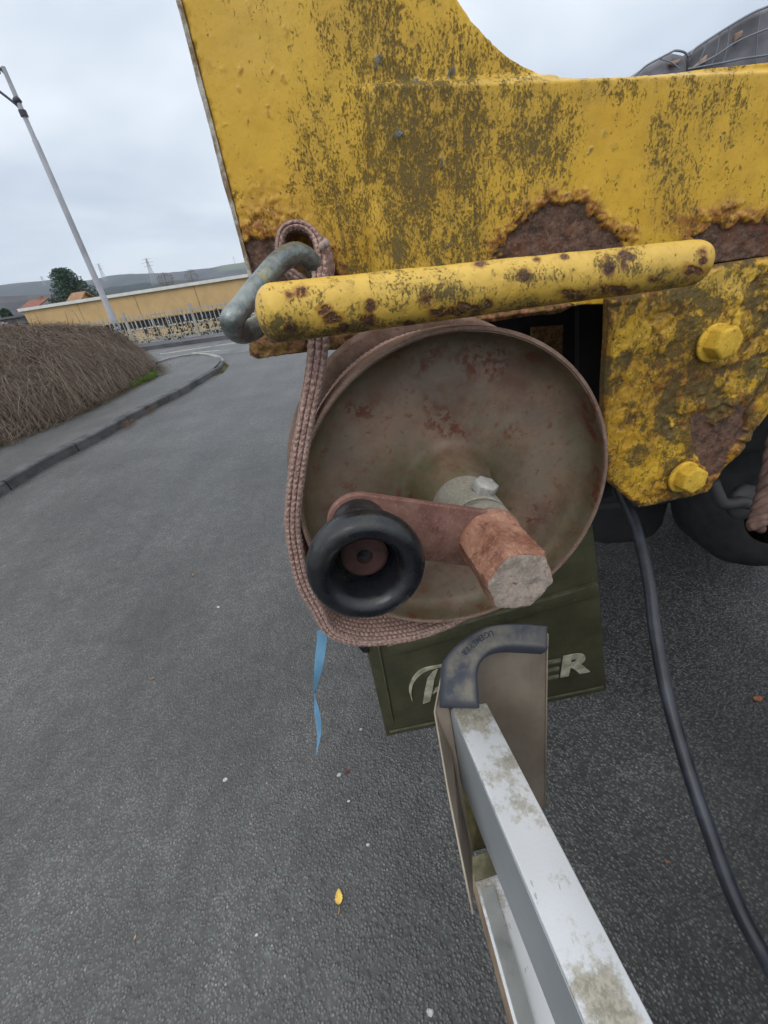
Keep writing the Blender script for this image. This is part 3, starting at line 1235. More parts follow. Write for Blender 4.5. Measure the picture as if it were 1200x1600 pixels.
gp = G(np.array([196., 212, 232, 244, 246, 232, 214]), np.array([606., 597, 583, 582, 590, 596, 604]), .1)
grass('grass', gp, 1300, .08, 'bright green grass tuft at the right foot of the brown bush')
gp2 = G(np.array([330., 340, 352, 358, 350, 338]), np.array([588., 578, 567, 571, 582, 588]), .0)
M_dgr = simple('dry_weeds', (.16, .14, .06), .9, .4, 5)
grass('weeds', gp2, 500, .035, 'dry weeds growing along the pale kerb bend', M_dgr)
for (px, py, lb_) in ((201, 661, 'reddish dead weed tuft in the kerb joint nearer the camera'), (236, 640, 'paler dead weed tuft in the kerb joint farther up the kerb')):
    c = G(np.array(float(px)), np.array(float(py)), .05)
    rr_ = np.random.default_rng(px)
    tb = MB()
    for k in range(40):
        d_ = rr_.normal(size=3) * [.02, .09, .006]
        tb.tube(spline([c + [0, d_[1], -.03], c + d_ + [0, 0, .012], c + d_ * [2.5, 1.1, 1] + [0, 0, rr_.uniform(-.01, .04)]], 5), np.linspace(.003, .0012, 5), 4)
    tag(tb.build('weed_tuft', simple('dead_weed', (.15, .09, .06), .9, .4, 20)), lb_, 'weed', 'dead weeds in the kerb joints', 'stuff')
# litter strip at the foot of the bush
lit = spline(inner[2:], 80)
NLf = 5000
k_ = rr.integers(0, 80, NLf)
P0 = lit[k_] + rr.normal(size=(NLf, 3)) * [.12, .12, 0]
P0[:, 2] = .112 + rr.uniform(0, .012, NLf)
a = rr.normal(size=(NLf, 3)) * [1, 1, .25]
a /= np.linalg.norm(a, axis=1)[:, None]
b = np.cross(a, [0, 0, 1.0])
s = rr.uniform(.006, .02, NLf)[:, None]
Vl = np.stack([P0 - a * s, P0 + b * s * .5, P0 + a * s, P0 - b * s * .5], 1).reshape(-1, 3)
nl = NT('leaf_litter', .9, .2)
nl.color(nl.ramp(nl.attr('rnd'), [(0, (.06, .04, .025)), (.5, (.15, .11, .06)), (.8, (.10, .13, .04)), (1, (.22, .14, .08))]))
o = obj('leaf_litter', mesh('leaf_litter', Vl, np.arange(4 * NLf).reshape(-1, 4), False, {'rnd': np.repeat(rr.random(NLf), 4)}), nl.m)
tag(o, 'brown and green litter along the foot of the bush on the pavement edge', 'leaf litter', kind='stuff')



# ================================================================== the yellow vehicle
YP = 0.45


def relief(name, poly_px, Y0, cell, hfun, thick, mat, parent, jag=0.0, jags=60.0, inset=None):
    """a plate in a vertical plane facing the photographer, as a fine grid with real relief, sides and back"""
    pp = np.array(poly_px, float)
    W = PY(pp[:, 0], pp[:, 1], Y0)
    poly = W[:, [0, 2]]
    lo, hi = poly.min(0) - cell * 2, poly.max(0) + cell * 2
    nx, nz = int((hi[0] - lo[0]) / cell) + 1, int((hi[1] - lo[1]) / cell) + 1
    gx_, gz_ = np.meshgrid(lo[0] + cell * np.arange(nx), lo[1] + cell * np.arange(nz))
    Pc = np.stack([gx_.ravel() + cell / 2, gz_.ravel() + cell / 2], -1)
    d, ins, _ = pdist(Pc, poly)
    sd_ = np.where(ins, d, -d)
    if jag:
        sd_ = sd_ - jag * np.maximum(0, fbm(Pc[:, 0] * jags, Pc[:, 1] * jags, 1.5, 4) - .42) * 4
    keep = (sd_ > 0).reshape(nz, nx)[:-1, :-1]
    ii_ = np.arange(nx * nz).reshape(nz, nx)
    F = np.stack([ii_[:-1, :-1], ii_[:-1, 1:], ii_[1:, 1:], ii_[1:, :-1]], -1)[keep]
    P = np.stack([gx_.ravel(), gz_.ravel()], -1)
    # boundary edges
    e = np.concatenate([F[:, [0, 1]], F[:, [1, 2]], F[:, [2, 3]], F[:, [3, 0]]])
    key = np.sort(e, 1)
    key = key[:, 0].astype(np.int64) * (nx * nz) + key[:, 1]
    _, inv, cnt = np.unique(key, return_inverse=True, return_counts=True)
    be = e[cnt[inv] == 1]
    bv = np.unique(be)
    if not jag:
        _, _, nr = pdist(P[bv], poly)
        P[bv] = nr
    else:
        dd, _, nr = pdist(P[bv], poly)
        m = dd < cell * 1.2
        P[bv[m]] = nr[m]
    used = np.unique(F)
    re = np.full(nx * nz, -1)
    re[used] = np.arange(len(used))
    F = re[F]
    be = re[be]
    P = P[used]
    V3 = np.stack([P[:, 0], np.full(len(P), Y0), P[:, 1]], -1)
    px_, py_ = proj(V3)
    de, _, _ = pdist(P, poly)
    h, at = hfun(px_, py_, P[:, 0], P[:, 1], de)
    V3[:, 1] -= h
    # faces towards -Y: (x right, z up) seen from -Y is counter-clockwise -> normal -Y
    bvu = np.unique(be)
    back = {}
    nB = len(bvu)
    mp = np.full(len(P), -1)
    mp[bvu] = len(P) + np.arange(nB)
    Vb = V3[bvu].copy()
    Vb[:, 1] = Y0 + thick
    Fs_ = np.stack([be[:, 1], be[:, 0], mp[be[:, 0]], mp[be[:, 1]]], -1)
    V = np.vstack([V3, Vb])
    Fall = np.vstack([F, Fs_])
    at = {k: np.concatenate([v, v[bvu]]) for k, v in at.items()}
    me = mesh(name, V, Fall, True, at)
    sh_ = np.zeros(len(me.polygons), bool)
    sh_[:len(F)] = True
    me.polygons.foreach_set('use_smooth', sh_)
    return obj(name, me, mat, parent)


truck = empty('recovery_vehicle', (1.0, 1.5, 0), 'old yellow vehicle with flaking rusty paint, filling the right side of the picture', 'vehicle')


def in_poly(px, py, poly, soft=3.0, nz=0.0, ns=.08):
    P = np.stack([px, py], -1)
    d, ins, _ = pdist(P, poly)
    s = np.where(ins, d, -d)
    if nz:
        s = s + nz * (fbm(px * ns, py * ns, 7.7, 4) - .5) * 2
    return s


def plate_h(px, py, X, Z, de):
    big = fbm(X * 9, Z * 9, 1.0)
    fine = fbm(X * 260, Z * 260, 2.0)
    # box beam standing proud to the right of x = 575 and below the ledge
    lx = sstep(560, 590, px + (fbm(Z * 40, X * 40, 3) - .5) * 14)
    ly = sstep(134, 150, py - (px - 575) * -.045)
    box = lx * ly
    bead = np.exp(-((py - (140 - (px - 575) * .06)) / 6.0) ** 2) * sstep(562, 590, px) * (1 - sstep(845, 900, px)) * (.75 + .5 * fbm(X * 120, Z * 120, 5))
    beadv = np.exp(-((px - (578 - (py - 150) * .02)) / 9.0) ** 2) * sstep(135, 160, py) * (1 - sstep(150, 260, py)) * .7
    h = .012 * box + .006 * bead + .003 * beadv
    h += (big - .5) * .002 + (fbm(X * 60, Z * 60, 4) - .5) * .0009
    # bare rust hole with lifted rim
    hole = [(762, 420), (775, 385), (800, 352), (850, 318), (905, 321), (922, 352), (962, 376), (966, 430), (800, 440)]
    s1 = in_poly(px, py, hole, nz=15, ns=.10)
    holeL = [(393, 372), (432, 372), (446, 410), (452, 470), (380, 470), (385, 380)]
    s2 = in_poly(px, py, holeL, nz=8)
    holeM = [(498, 392), (512, 402), (533, 432), (540, 470), (470, 470)]
    s3 = in_poly(px, py, holeM, nz=6)
    holeR = [(1070, 372), (1100, 356), (1150, 350), (1215, 352), (1215, 412), (1095, 415)]
    s4 = in_poly(px, py, holeR, nz=24, ns=.05)
    s = np.maximum.reduce([s1, s2, s3, s4])
    rust = sstep(-.6, .9, s)
    rim = np.exp(-((s + 9) / 13.0) ** 2) * np.clip(.15 + 2.4 * (fbm(X * 75, Z * 75, 17, 3) - .33), 0, 1)
    w1, c1 = worley((X + .005 * fbm(X * 200, Z * 200, 1, 3)) * 210, (Z + .005 * fbm(Z * 200, X * 200, 2, 3)) * 190)
    blister = gauss(px, py, 425, 345, 48, 48) * 1.2 + gauss(px, py, 395, 420, 25, 60) + rim * .9
    blister += .35 * gauss(px, py, 1120, 345, 70, 25)
    blister = np.clip(blister * (.45 + fbm(X * 70, Z * 70, 8)), 0, 1)
    bl = np.sqrt(np.clip(1 - w1 * 1.25, 0, 1)) * (.4 + c1)
    h += blister * (.0019 * bl + .0032 * (fbm(X * 190, Z * 190, 31, 4) - .4)) * (1 - rust) + rim * (.0001 + .0010 * (fbm(X * 300, Z * 300, 41, 3) - .35)) * (1 - rust)
    h += rust * (-.0022 + (fbm(X * 150, Z * 150, 9, 5) - .5) * .0024)
    # scattered single blisters
    w2, c2 = worley(X * 110 + 1.5 * fbm(X * 150, Z * 150, 2), Z * 110 + 1.5 * fbm(Z * 150, X * 150, 3), 5)
    dots = ((c2 > .78) * sstep(.30, .05, w2)) * np.clip(gauss(px, py, 400, 150, 60, 150) + .4 * gauss(px, py, 480, 90, 90, 90), 0, 1)
    h += dots * .0006
    # grime density
    g = .95 * gauss(px, py, 640, 250, 95, 105) + .6 * gauss(px, py, 760, 220, 110, 90) + .5 * gauss(px, py, 600, 380, 100, 80) + .55 * gauss(px, py, 500, 240, 45, 90)
    g += .7 * gauss(px, py, 575, 40, 50, 110) + .45 * gauss(px, py, 700, 90, 90, 55) + .35 * gauss(px, py, 620, 180, 40, 60) + .4 * gauss(px, py, 850, 230, 50, 60) + .40 * gauss(px, py, 1035, 250, 35, 100) + .34 * gauss(px, py, 1100, 170, 60, 60) + .4 * gauss(px, py, 720, 400, 90, 60)
    g += .35 * gauss(px, py, 935, 150, 60, 22) + .35 * gauss(px, py, 700, 155, 140, 9)
    g += .16 * sstep(430, 520, px)
    g -= .35 * gauss(px, py, 545, 240, 22, 60) + .3 * gauss(px, py, 930, 250, 45, 60)
    g *= .55 + .9 * fbm(X * 34, Z * 18, 3.3)
    g = g + .25 * blister * (1 - c1)
    grime = np.clip(1 - np.exp(-g * 1.15), 0, .74) * (1 - rust)
    lich = ((c2 < .035) * sstep(.34, .22, w2 + .5 * (fine - .5))) * sstep(540, 600, px) * (1 - sstep(900, 960, px)) * (1 - rust)
    h += lich * .0008 * (1 + fine)
    tint = np.clip(np.exp(-((s + 5) / 9.0) ** 2) * .9 + rim * .8 + blister * .7 + dots * .9 + 1.3 * gauss(px, py, 1120, 350, 90, 22), 0, 1)
    # crumbly lower edge
    h += sstep(.006, 0, de) * (fine - .5) * .003
    return h, {'rust': rust, 'grime': grime, 'tint': tint, 'pale': np.clip(.5 * bead + .4 * beadv + .5 * gauss(px, py, 1000, 115, 160, 22) + .25 * gauss(px, py, 400, 30, 90, 120), 0, 1), 'lichen': lich}


# lichen colour into the paint
_n = M_yel.node_tree
at_l = _n.nodes.new('ShaderNodeAttribute')
at_l.attribute_name = 'lichen'
_b = _n.nodes['Principled BSDF']
src = _b.inputs['Base Color'].links[0].from_socket
_m = _n.nodes.new('ShaderNodeMix')
_m.data_type = 'RGBA'
_n.links.new(at_l.outputs['Fac'], _m.inputs[0])
_n.links.new(src, _m.inputs[6])
_m.inputs[7].default_value = (.17, .18, .15, 1)
_n.links.new(_m.outputs[2], _b.inputs['Base Color'])

curve = [(585, -300), (640, -140), (680, -62), (714, 0), (735, 32), (760, 60), (790, 87), (820, 106), (848, 118), (872, 122), (930, 126), (985, 125), (1040, 117), (1090, 109), (1150, 103), (1230, 94), (1420, 80)]
xl = PY(np.array(395.), np.array(430.), YP)[0]


def px_on_left(py):
    # picture x where the plate's vertical left edge crosses row py
    x = 300.0
    for _ in range(30):
        X_ = PY(np.array(x), np.array(float(py)), YP)[0]
        x += (xl - X_) * 900
    return x


plate_poly = [(px_on_left(-300), -300)] + curve + [(1420, 372), (1200, 398), (1098, 412), (1000, 446), (958, 474), (905, 474), (832, 486), (700, 504), (560, 524), (480, 534), (px_on_left(538), 538)]
relief('body_plate', plate_poly, YP, .00115, plate_h, .010, M_yel, truck)

# worn whitish left edge of the plate
ne = NT('worn_pale_edge', .7, .3)
ne.color(ne.mix(ne.rng(ne.noise(45, 6, .7), .42, .6), (.50, .48, .42), (.20, .13, .07)))
ne.bump(ne.noise(150, 5, .7), .001)
zt0 = PY(np.array(px_on_left(-300)), np.array(-300.), YP)[2]
zb0 = PY(np.array(px_on_left(538)), np.array(538.), YP)[2]
m = MB()
n_ = 90
Vv, Ff = [], []
for k in range(n_ + 1):
    z = zb0 + (zt0 - zb0) * k / n_
    wob = (float(fbm(z * 60, 1.0, 2.0)) - .5) * .003
    wd = .0035 + .0012 * float(fbm(z * 90, 4.0, 2.0))
    Vv += [(xl - wd + wob * .5, YP - .001, z), (xl - .0004, YP - .0025, z), (xl - .0004, YP + .012, z), (xl - wd, YP + .012, z)]
for k in range(n_):
    for e in range(4):
        g_ = (e + 1) % 4
        Ff.append((k * 4 + e, k * 4 + g_, k * 4 + 4 + g_, k * 4 + 4 + e))
m.add(Vv, Ff).build('edge_strip', ne.m, truck, smooth=False)

# lower lip: broken rusty flange under the plate
nlip = NT('flaking_rust_and_paint', .85, .25)
nlip.color(nlip.mix(nlip.rng(nlip.noise(55, 6, .7), .33, .53), nlip.mix(nlip.rng(nlip.noise(90, 5, .7), .4, .62), (.26, .19, .03), (.10, .085, .02)), nlip.mix(nlip.rng(nlip.noise(160, 5, .7), .35, .65), (.07, .038, .022), (.34, .17, .085))))
nlip.bump(nlip.noise(140, 6, .7), .003)
M_lip = nlip.m


def lip_h(px, py, X, Z, de):
    z_ = np.zeros(len(px))
    h = .006 + (fbm(X * 130, Z * 130, 3, 5) - .5) * .012
    h -= sstep(.004, 0, de) * .004
    return h, {}


lip_poly = [(390, 528), (420, 522), (480, 524), (560, 514), (640, 503), (740, 492), (832, 480), (880, 470), (900, 476), (872, 490), (832, 492), (800, 498), (700, 512), (640, 519), (600, 528), (560, 540), (520, 546), (478, 550), (440, 554), (405, 560), (390, 556)]
relief('bottom_lip', lip_poly, .425, .0012, lip_h, .03, M_lip, truck, jag=.0012, jags=90)
# heavy broken end of the lip, lower left
ch = MB()
cc = PY(np.array([392., 440, 482, 470, 402, 390]), np.array([531., 524, 528, 551, 560, 545]), .40)
ch.slab(cc[::-1], (0, .05, 0))
co = ch.build('broken_lip_end', M_lip, truck)
sb_ = co.modifiers.new('sub', 'SUBSURF')
sb_.subdivision_type = 'SIMPLE'
sb_.levels = sb_.render_levels = 5
tx = bpy.data.textures.new('crumble', 'CLOUDS')
tx.noise_scale = .012
dm = co.modifiers.new('disp', 'DISPLACE')
dm.texture = tx
dm.texture_coords = 'LOCAL'
dm.strength = .006
dm.mid_level = .5


# bracket plate on the right
def brk_h(px, py, X, Z, de):
    fine = fbm(X * 240, Z * 240, 2.0)
    wx_ = X + .012 * (fbm(X * 55, Z * 55, 1, 3) - .5) + .004 * (fbm(X * 260, Z * 260, 2, 2) - .5)
    wz_ = Z + .012 * (fbm(Z * 55, X * 55, 4, 3) - .5) + .004 * (fbm(Z * 260, X * 260, 5, 2) - .5)
    w1, c1 = worley(wx_ * 58, wz_ * 50, 3)
    w2, c2 = worley(wx_ * 190, wz_ * 170, 8)
    amt = np.clip(.30 + 1.5 * (fbm(X * 20, Z * 20, 6) - .40) - .75 * gauss(px, py, 990, 740, 60, 45) - .5 * gauss(px, py, 1150, 445, 90, 30), 0, 1)
    h = amt * (.0032 * sstep(.62, .42, w1) * (.25 + c1) + .0014 * sstep(.7, .05, w2) * c2)
    rg_ = 1 - np.abs(fbm(X * 75, Z * 75, 14, 4) - .5) * 6
    h += (fbm(X * 130, Z * 130, 15, 5) - .5) * .0048 * (.35 + amt) - .0018 * np.clip(rg_, 0, 1) * amt
    h += (fbm(X * 40, Z * 40, 4) - .5) * .002
    pit_ = sstep(.56, .66, fbm(X * 62, Z * 62, 51, 4)) * amt
    h -= .0024 * pit_
    bare = [(1080, 652), (1092, 640), (1108, 652), (1112, 668), (1150, 640), (1160, 626), (1166, 676), (1137, 708), (1130, 735), (1108, 745), (1086, 706), (1078, 680)]
    s = in_poly(px, py, bare, nz=7, ns=.09)
    rust = sstep(-.6, .8, s)
    rim = np.exp(-((s + 7) / 8.0) ** 2)
    h = h * (1 - rust) + rim * .0015 * (1 - rust) + rust * (-.0012 + (fbm(X * 160, Z * 160, 9, 5) - .5) * .0016)
    crack = np.array([(1215, 560), (1196, 592), (1180, 618), (1166, 640), (1164, 668)])
    cd, _, _ = pdist(np.stack([px + (fbm(py * .15, px * .15) - .5) * 6, py], -1), crack, False)
    h -= .005 * np.exp(-(cd / 1.8) ** 2)
    valley = np.clip(amt * 1.3, 0, 1) * sstep(.44, .60, w1) * sstep(.42, .55, fbm(X * 70, Z * 70, 12))
    g = .36 + .6 * valley + .5 * sstep(.53, .62, fbm(X * 45, Z * 45, 21)) + .35 * gauss(px, py, 1190, 500, 30, 60) + .45 * gauss(px, py, 1010, 480, 60, 22) * fbm(X * 80, Z * 80) + .3 * gauss(px, py, 1090, 590, 45, 40)
    g *= .5 + .95 * fbm(X * 30, Z * 30, 3.3)
    g += .35 * sstep(.003, 0, de) + .5 * pit_
    tint = np.clip(.8 * pit_ + valley * .9 + rim * .9 + .75 * gauss(px, py, 1075, 600, 55, 45) + .8 * gauss(px, py, 1060, 770, 40, 20) + .5 * gauss(px, py, 1140, 700, 30, 70) + .9 * sstep(.006, 0, de) + .4 * (fbm(X * 22, Z * 22, 8) > .56), 0, 1)
    h += sstep(.004, 0, de) * ((fine - .5) * .002 - .003)
    dk = np.exp(-(cd / 2.2) ** 2)
    return h, {'rust': np.clip(rust + dk, 0, 1), 'grime': np.clip(g, 0, 1) * (1 - rust), 'tint': tint, 'pale': np.clip(.55 * gauss(px, py, 1090, 440, 110, 26), 0, 1), 'lichen': np.zeros(len(px))}


bk = [(953, 468), (1000, 458), (1060, 445), (1110, 416), (1200, 402), (1420, 372), (1420, 380), (1420, 470), (1262, 560), (1208, 640), (1180, 678), (1130, 738), (1110, 766), (1105, 771), (1050, 785), (1000, 794), (975, 775), (951, 755), (944, 690), (946, 600), (951, 530)]
relief('bracket_plate', bk, .425, .0011, brk_h, .012, M_yel, truck, jag=.0005, jags=120)


# tie bar (round, chipped, with rounded ends)
def tie_bar():
    A, B = D(434., 490., .25), D(1078., 412., .335)
    ax = B - A
    L = np.linalg.norm(ax)
    ax /= L
    a = np.cross(ax, [0, 0, 1.0])
    a /= np.linalg.norm(a)
    b = np.cross(a, ax)                     # upwards
    R0 = .0168
    nL, nR = 620, 150
    s = np.linspace(-1, 1, nL)
    sl = np.sign(s) * np.abs(s) ** .9
    u = (sl + 1) / 2 * (L + R0 * 1.55) - R0 * .78
    e0 = np.clip(-u / (R0 * .78), 0, 1)
    e1 = np.clip((u - L) / (R0 * .78), 0, 1)
    rad = R0 * np.sqrt(np.maximum(0, 1 - np.maximum(e0, e1) ** 2.6))
    th = np.linspace(0, 2 * np.pi, nR, endpoint=False)
    U, T = np.meshgrid(u, th, indexing='ij')
    Rr = np.repeat(rad[:, None], nR, 1)
    C_ = A[None, None] + U[..., None] * ax
    nv = np.cos(T)[..., None] * a + np.sin(T)[..., None] * b
    P = C_ + nv * Rr[..., None]
    px, py = proj(P)
    X_, Y_, Z_ = P[..., 0], P[..., 1], P[..., 2]
    h = (fbm(X_ * 50, Y_ * 50, Z_ * 50) - .5) * .0015 + (fbm(X_ * 160, Y_ * 160, Z_ * 160) - .5) * .0004
    spots = [(469, 455, 13, 9), (452, 462, 8, 6), (509, 484, 12, 9), (520, 497, 16, 10), (578, 478, 8, 11), (577, 500, 13, 8), (667, 468, 12, 12), (537, 512, 13, 8), (748, 413, 8, 6), (819, 432, 9, 10), (762, 474, 9, 6), (895, 462, 18, 9), (950, 417, 10, 14), (977, 400, 12, 8), (975, 412, 6, 10), (880, 402, 10, 5), (838, 407, 6, 4), (1020, 438, 10, 6), (1082, 422, 20, 8), (1098, 404, 8, 14), (960, 452, 30, 9), (640, 507, 14, 6), (700, 487, 30, 7), (735, 480, 22, 7), (455, 512, 10, 7)]
    rust = np.zeros(px.shape)
    tint = np.zeros(px.shape)
    wob = (fbm(px * .11, py * .11, 3.0) - .5)
    for (sx, sy, rx, ry) in spots:
        q = np.hypot((px - sx) / rx, (py - sy) / ry) + wob * 1.5
        f_ = sstep(1.0, .55, q)
        tint = np.maximum(tint, sstep(1.7, .7, q))
        rust = np.maximum(rust, f_ * (fbm(px * .3, py * .3, 1.0) > .40) * .95)
        h += .0011 * f_ * (fbm(px * .22, py * .22, 5.0) - .25)
    frontal = (nv @ fw) < .2
    under = sstep(-.35, -.85, np.sin(T))
    grime = .02 + .6 * under * fbm(px * .02, py * .02, 2.0) * 1.6 + .55 * gauss(px, py, 440, 515, 40, 18) + .5 * gauss(px, py, 700, 455, 60, 16) + .5 * gauss(px, py, 850, 432, 60, 18) + .5 * gauss(px, py, 1000, 425, 60, 18) + .3 * (fbm(px * .03, py * .03, 9.0) > .55)
    grime = np.where(frontal, grime, .35 + .4 * fbm(px * .02, py * .02, 2.0))
    P = P + nv * h[..., None]
    V = P.reshape(-1, 3)
    ii_ = np.arange(nL * nR).reshape(nL, nR)
    F = np.stack([ii_[:-1], np.roll(ii_, -1, 1)[:-1], np.roll(ii_, -1, 1)[1:], ii_[1:]], -1).reshape(-1, 4)
    pale = np.clip(sstep(.35, .95, np.sin(T)) * .0 + .35, 0, 1)
    return obj('tie_bar', mesh('tie_bar', V, F, True, {'rust': rust.ravel() * frontal.ravel(), 'tint': tint.ravel() * frontal.ravel(), 'grime': np.clip(grime, 0, 1).ravel(), 'pale': np.full(nL * nR, .42), 'lichen': np.zeros(nL * nR)}), M_yel, truck)


tie_bar()

M_ybolt = rusty('painted_bolt_yellow', (.50, .30, .03), (.68, .43, .05), (.13, .075, .025), scale=55, spots=.75)


def hexprism(m, c, ax, r, h, rot=0.0, chamf=.12):
    ax = np.asarray(ax, float) / np.linalg.norm(ax)
    a = np.cross(ax, [0, 0, 1.0] if abs(ax[2]) < .9 else [1., 0, 0])
    a /= np.linalg.norm(a)
    b = np.cross(ax, a)
    V = []
    for (rr, hh) in ((r, 0), (r, h * (1 - chamf)), (r * (1 - chamf), h)):
        for k in range(6):
            t = rot + k * math.pi / 3
            V.append(np.asarray(c) + rr * (math.cos(t) * a + math.sin(t) * b) + ax * hh)
    F = [tuple(reversed(range(6))), tuple(12 + i for i in range(6))]
    for r_ in range(2):
        for k in range(6):
            F.append((r_ * 6 + k, r_ * 6 + (k + 1) % 6, (r_ + 1) * 6 + (k + 1) % 6, (r_ + 1) * 6 + k))
    return m.add(V, F)


for (px, py, rr_, rot) in ((1118., 534., .0165, .2), (1070., 744., .0175, .45)):
    c = PY(np.array(px), np.array(py), .421)
    ax = np.array([.12, -1, .06])
    hexprism(MB(), c, ax, rr_, .017, rot).build('bolt', M_ybolt, truck, bevel=.0012)
    bo = COL.objects[-1]
    MB().lathe([(rr_ * 1.16, -.002), (rr_ * 1.16, .0008), (rr_ * 1.08, .0016), (.003, .0016)], c + np.array([-.001, .0, -.001]), ax, 30).build('washer', M_ybolt, bo, smooth=True)

# dark cavity: cross member and chassis behind the plate, deck above
zu = PY(np.array(700.), np.array(500.), YP)[2]
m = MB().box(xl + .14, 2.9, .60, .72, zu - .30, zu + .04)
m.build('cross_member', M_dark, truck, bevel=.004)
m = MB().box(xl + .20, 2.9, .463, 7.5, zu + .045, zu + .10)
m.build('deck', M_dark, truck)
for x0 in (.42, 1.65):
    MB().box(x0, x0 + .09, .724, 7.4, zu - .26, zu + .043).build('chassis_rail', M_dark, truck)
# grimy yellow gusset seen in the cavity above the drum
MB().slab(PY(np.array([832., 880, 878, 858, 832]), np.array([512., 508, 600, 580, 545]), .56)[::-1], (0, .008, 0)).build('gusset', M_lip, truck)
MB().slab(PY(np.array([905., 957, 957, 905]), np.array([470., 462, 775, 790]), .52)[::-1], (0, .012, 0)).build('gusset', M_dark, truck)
# body continuing to the right (outside the frame it goes on); then decks and box added for shade
xr_ = PY(np.array(1400.), np.array(400.), YP)[0]
MB().box(xr_ - .02, 2.9, .452, .50, zu - .02, 1.66).build('side_panel', M_yel, truck)
MB().box(.44, 2.95, -5.0, .16, 1.04, 1.10).build('shade_deck', M_dark, truck)  # unseen deck, added to keep skylight off the ground at right

MB().box(.95, 2.9, -4.6, -.35, .22, 1.055).build('shade_box', M_dark, truck, bevel=.01)  # unseen box under the deck, added to darken the ground
MB().box(-.05, 2.95, -5.0, -.45, 1.12, 1.18).build('shade_deck', M_dark, truck)  # second unseen deck behind the camera, also added for ground shade

# mudflap
M_flap = simple('dirty_olive_rubber', (.062, .062, .032), .7, .35, 12, bump=.0006)
nf_ = NT('dirty_olive_rubber', .62, .35)
nf_.color(nf_.mix(nf_.math('MULTIPLY', nf_.rng(nf_.noise(180, 3, .6), .66, .74), .8), nf_.mix(nf_.rng(nf_.noise(10, 5, .65), .3, .7), (.048, .048, .026), (.085, .082, .045)), (.3, .29, .2)))
nf_.bump(nf_.noise(220, 4, .6), .0008)
M_flap = nf_.m
YF = .60
Fl = PY(np.array([604., 948, 933, 920, 560, 566]), np.array([1151., 1079, 880, 770, 900, 985]), YF)
flap = MB().slab(Fl, (0, .012, 0)).build('mudflap', M_flap, truck, bevel=.002)
# moulded border and hanging strip
def strip(p0, p1, w, Yq, th, name, mat, par):
    a, b = PY(np.array([p0[0], p1[0]]), np.array([p0[1], p1[1]]), Yq)
    d = (b - a) / np.linalg.norm(b - a)
    n = np.cross(d, [0, 1, 0])
    return MB().slab([a, b, b + n * w, a + n * w], (0, th, 0)).build(name, mat, par, bevel=.001)


M_flap2 = simple('olive_rubber_rim', (.085, .085, .05), .6, .3, 30, bump=.0005)
strip((608, 1144), (944, 1073), -.008, YF - .005, .0045, 'rim', M_flap2, flap)
strip((590, 1010), (613, 1128), .004, YF - .004, .0035, 'rim', M_flap2, flap)
strip((606, 1012), (936, 915), -.030, YF - .010, .0095, 'clamp_strip', M_flap, flap)
strip((606, 1012), (936, 915), .004, YF - .012, .0115, 'clamp_strip', M_flap2, flap)
# small black plastic edge left of the flap
MB().slab(PY(np.array([561., 573, 577, 567]), np.array([1012., 1011, 1020, 1020]), .59)[::-1], (0, .01, 0)).build('flap_bracket', M_dark, truck)

# logo lettering on the flap (raised pale letters)
M_let = simple('worn_pale_lettering', (.42, .40, .30), .8, .35, 40)


def raised(pts_px, Yq, th, name, mat, par):
    P = PY(np.array([p[0] for p in pts_px], float), np.array([p[1] for p in pts_px], float), Yq)
    area = sum(P[i][0] * P[(i + 1) % len(P)][2] - P[(i + 1) % len(P)][0] * P[i][2] for i in range(len(P)))
    if area < 0:
        P = P[::-1]
    return MB().slab(P, (0, th, 0)).build(name, mat, par)


YL = YF - .0035
# swoosh (crescent) and slanted H
out = spline([(644, 1096), (639, 1078), (645, 1060), (660, 1046), (690, 1039)], 16)
inn = spline([(690, 1042), (664, 1050), (649, 1063), (643, 1079), (644.5, 1096)], 16)
raised([tuple(p) for p in out] + [tuple(p) for p in inn], YL, .003, 'logo_swoosh', M_let, flap)
raised([(684, 1046), (679, 1060), (675, 1083), (672, 1096), (661, 1100), (664, 1080), (668, 1062), (676, 1051)], YL, .003, 'letter', M_let, flap)
raised([(681, 1076), (705, 1066), (705, 1071), (680, 1082), (676, 1085)], YL, .003, 'letter', M_let, flap)
raised([(706, 1045), (716, 1041), (708, 1090), (697, 1094)], YL, .003, 'letter', M_let, flap)


def letter(ch, p0, hpx, Yq, name, mat, par, bold=.0, italic=0.0, tilt=-.2):
    """one letter of the flap's lettering, p0 its lower left corner in the picture, hpx its height"""
    cu = bpy.data.curves.new(name, 'FONT')
    cu.body = ch
    cu.size = 1.0
    cu.extrude = .03
    cu.offset = bold
    cu.shear = italic
    tmp = bpy.data.objects.new('tmp', cu)
    me = bpy.data.meshes.new_from_object(tmp)
    bpy.data.objects.remove(tmp)
    a, b, c = PY(np.array([p0[0], p0[0] + 30, p0[0]]), np.array([p0[1], p0[1] + 30 * tilt, p0[1] - hpx]), Yq)
    s = np.linalg.norm(c - a) / .70
    ex = (b - a) / np.linalg.norm(b - a)
    ey = np.array([0, 0, 1.0])
    co_ = np.array([v.co[:] for v in me.vertices])
    W = a + co_[:, :1] * ex * s * 1.1 + co_[:, 1:2] * ey * s + co_[:, 2:3] * np.array([0, -1, 0]) * .05
    me.vertices.foreach_set('co', W.astype(np.float32).ravel())
    me.update()
    me.name = name
    return obj(name, me, mat, par)


M_let2 = simple('faded_dark_lettering', (.20, .19, .13), .8, .35, 40)
letter('E', (838, 1065), 29, YL, 'letter', M_let2, flap, .01)
letter('R', (873, 1057), 29, YL, 'letter', M_let, flap, .045)
letter('O', (738, 1086), 27, YL, 'letter', M_let, flap, .03)

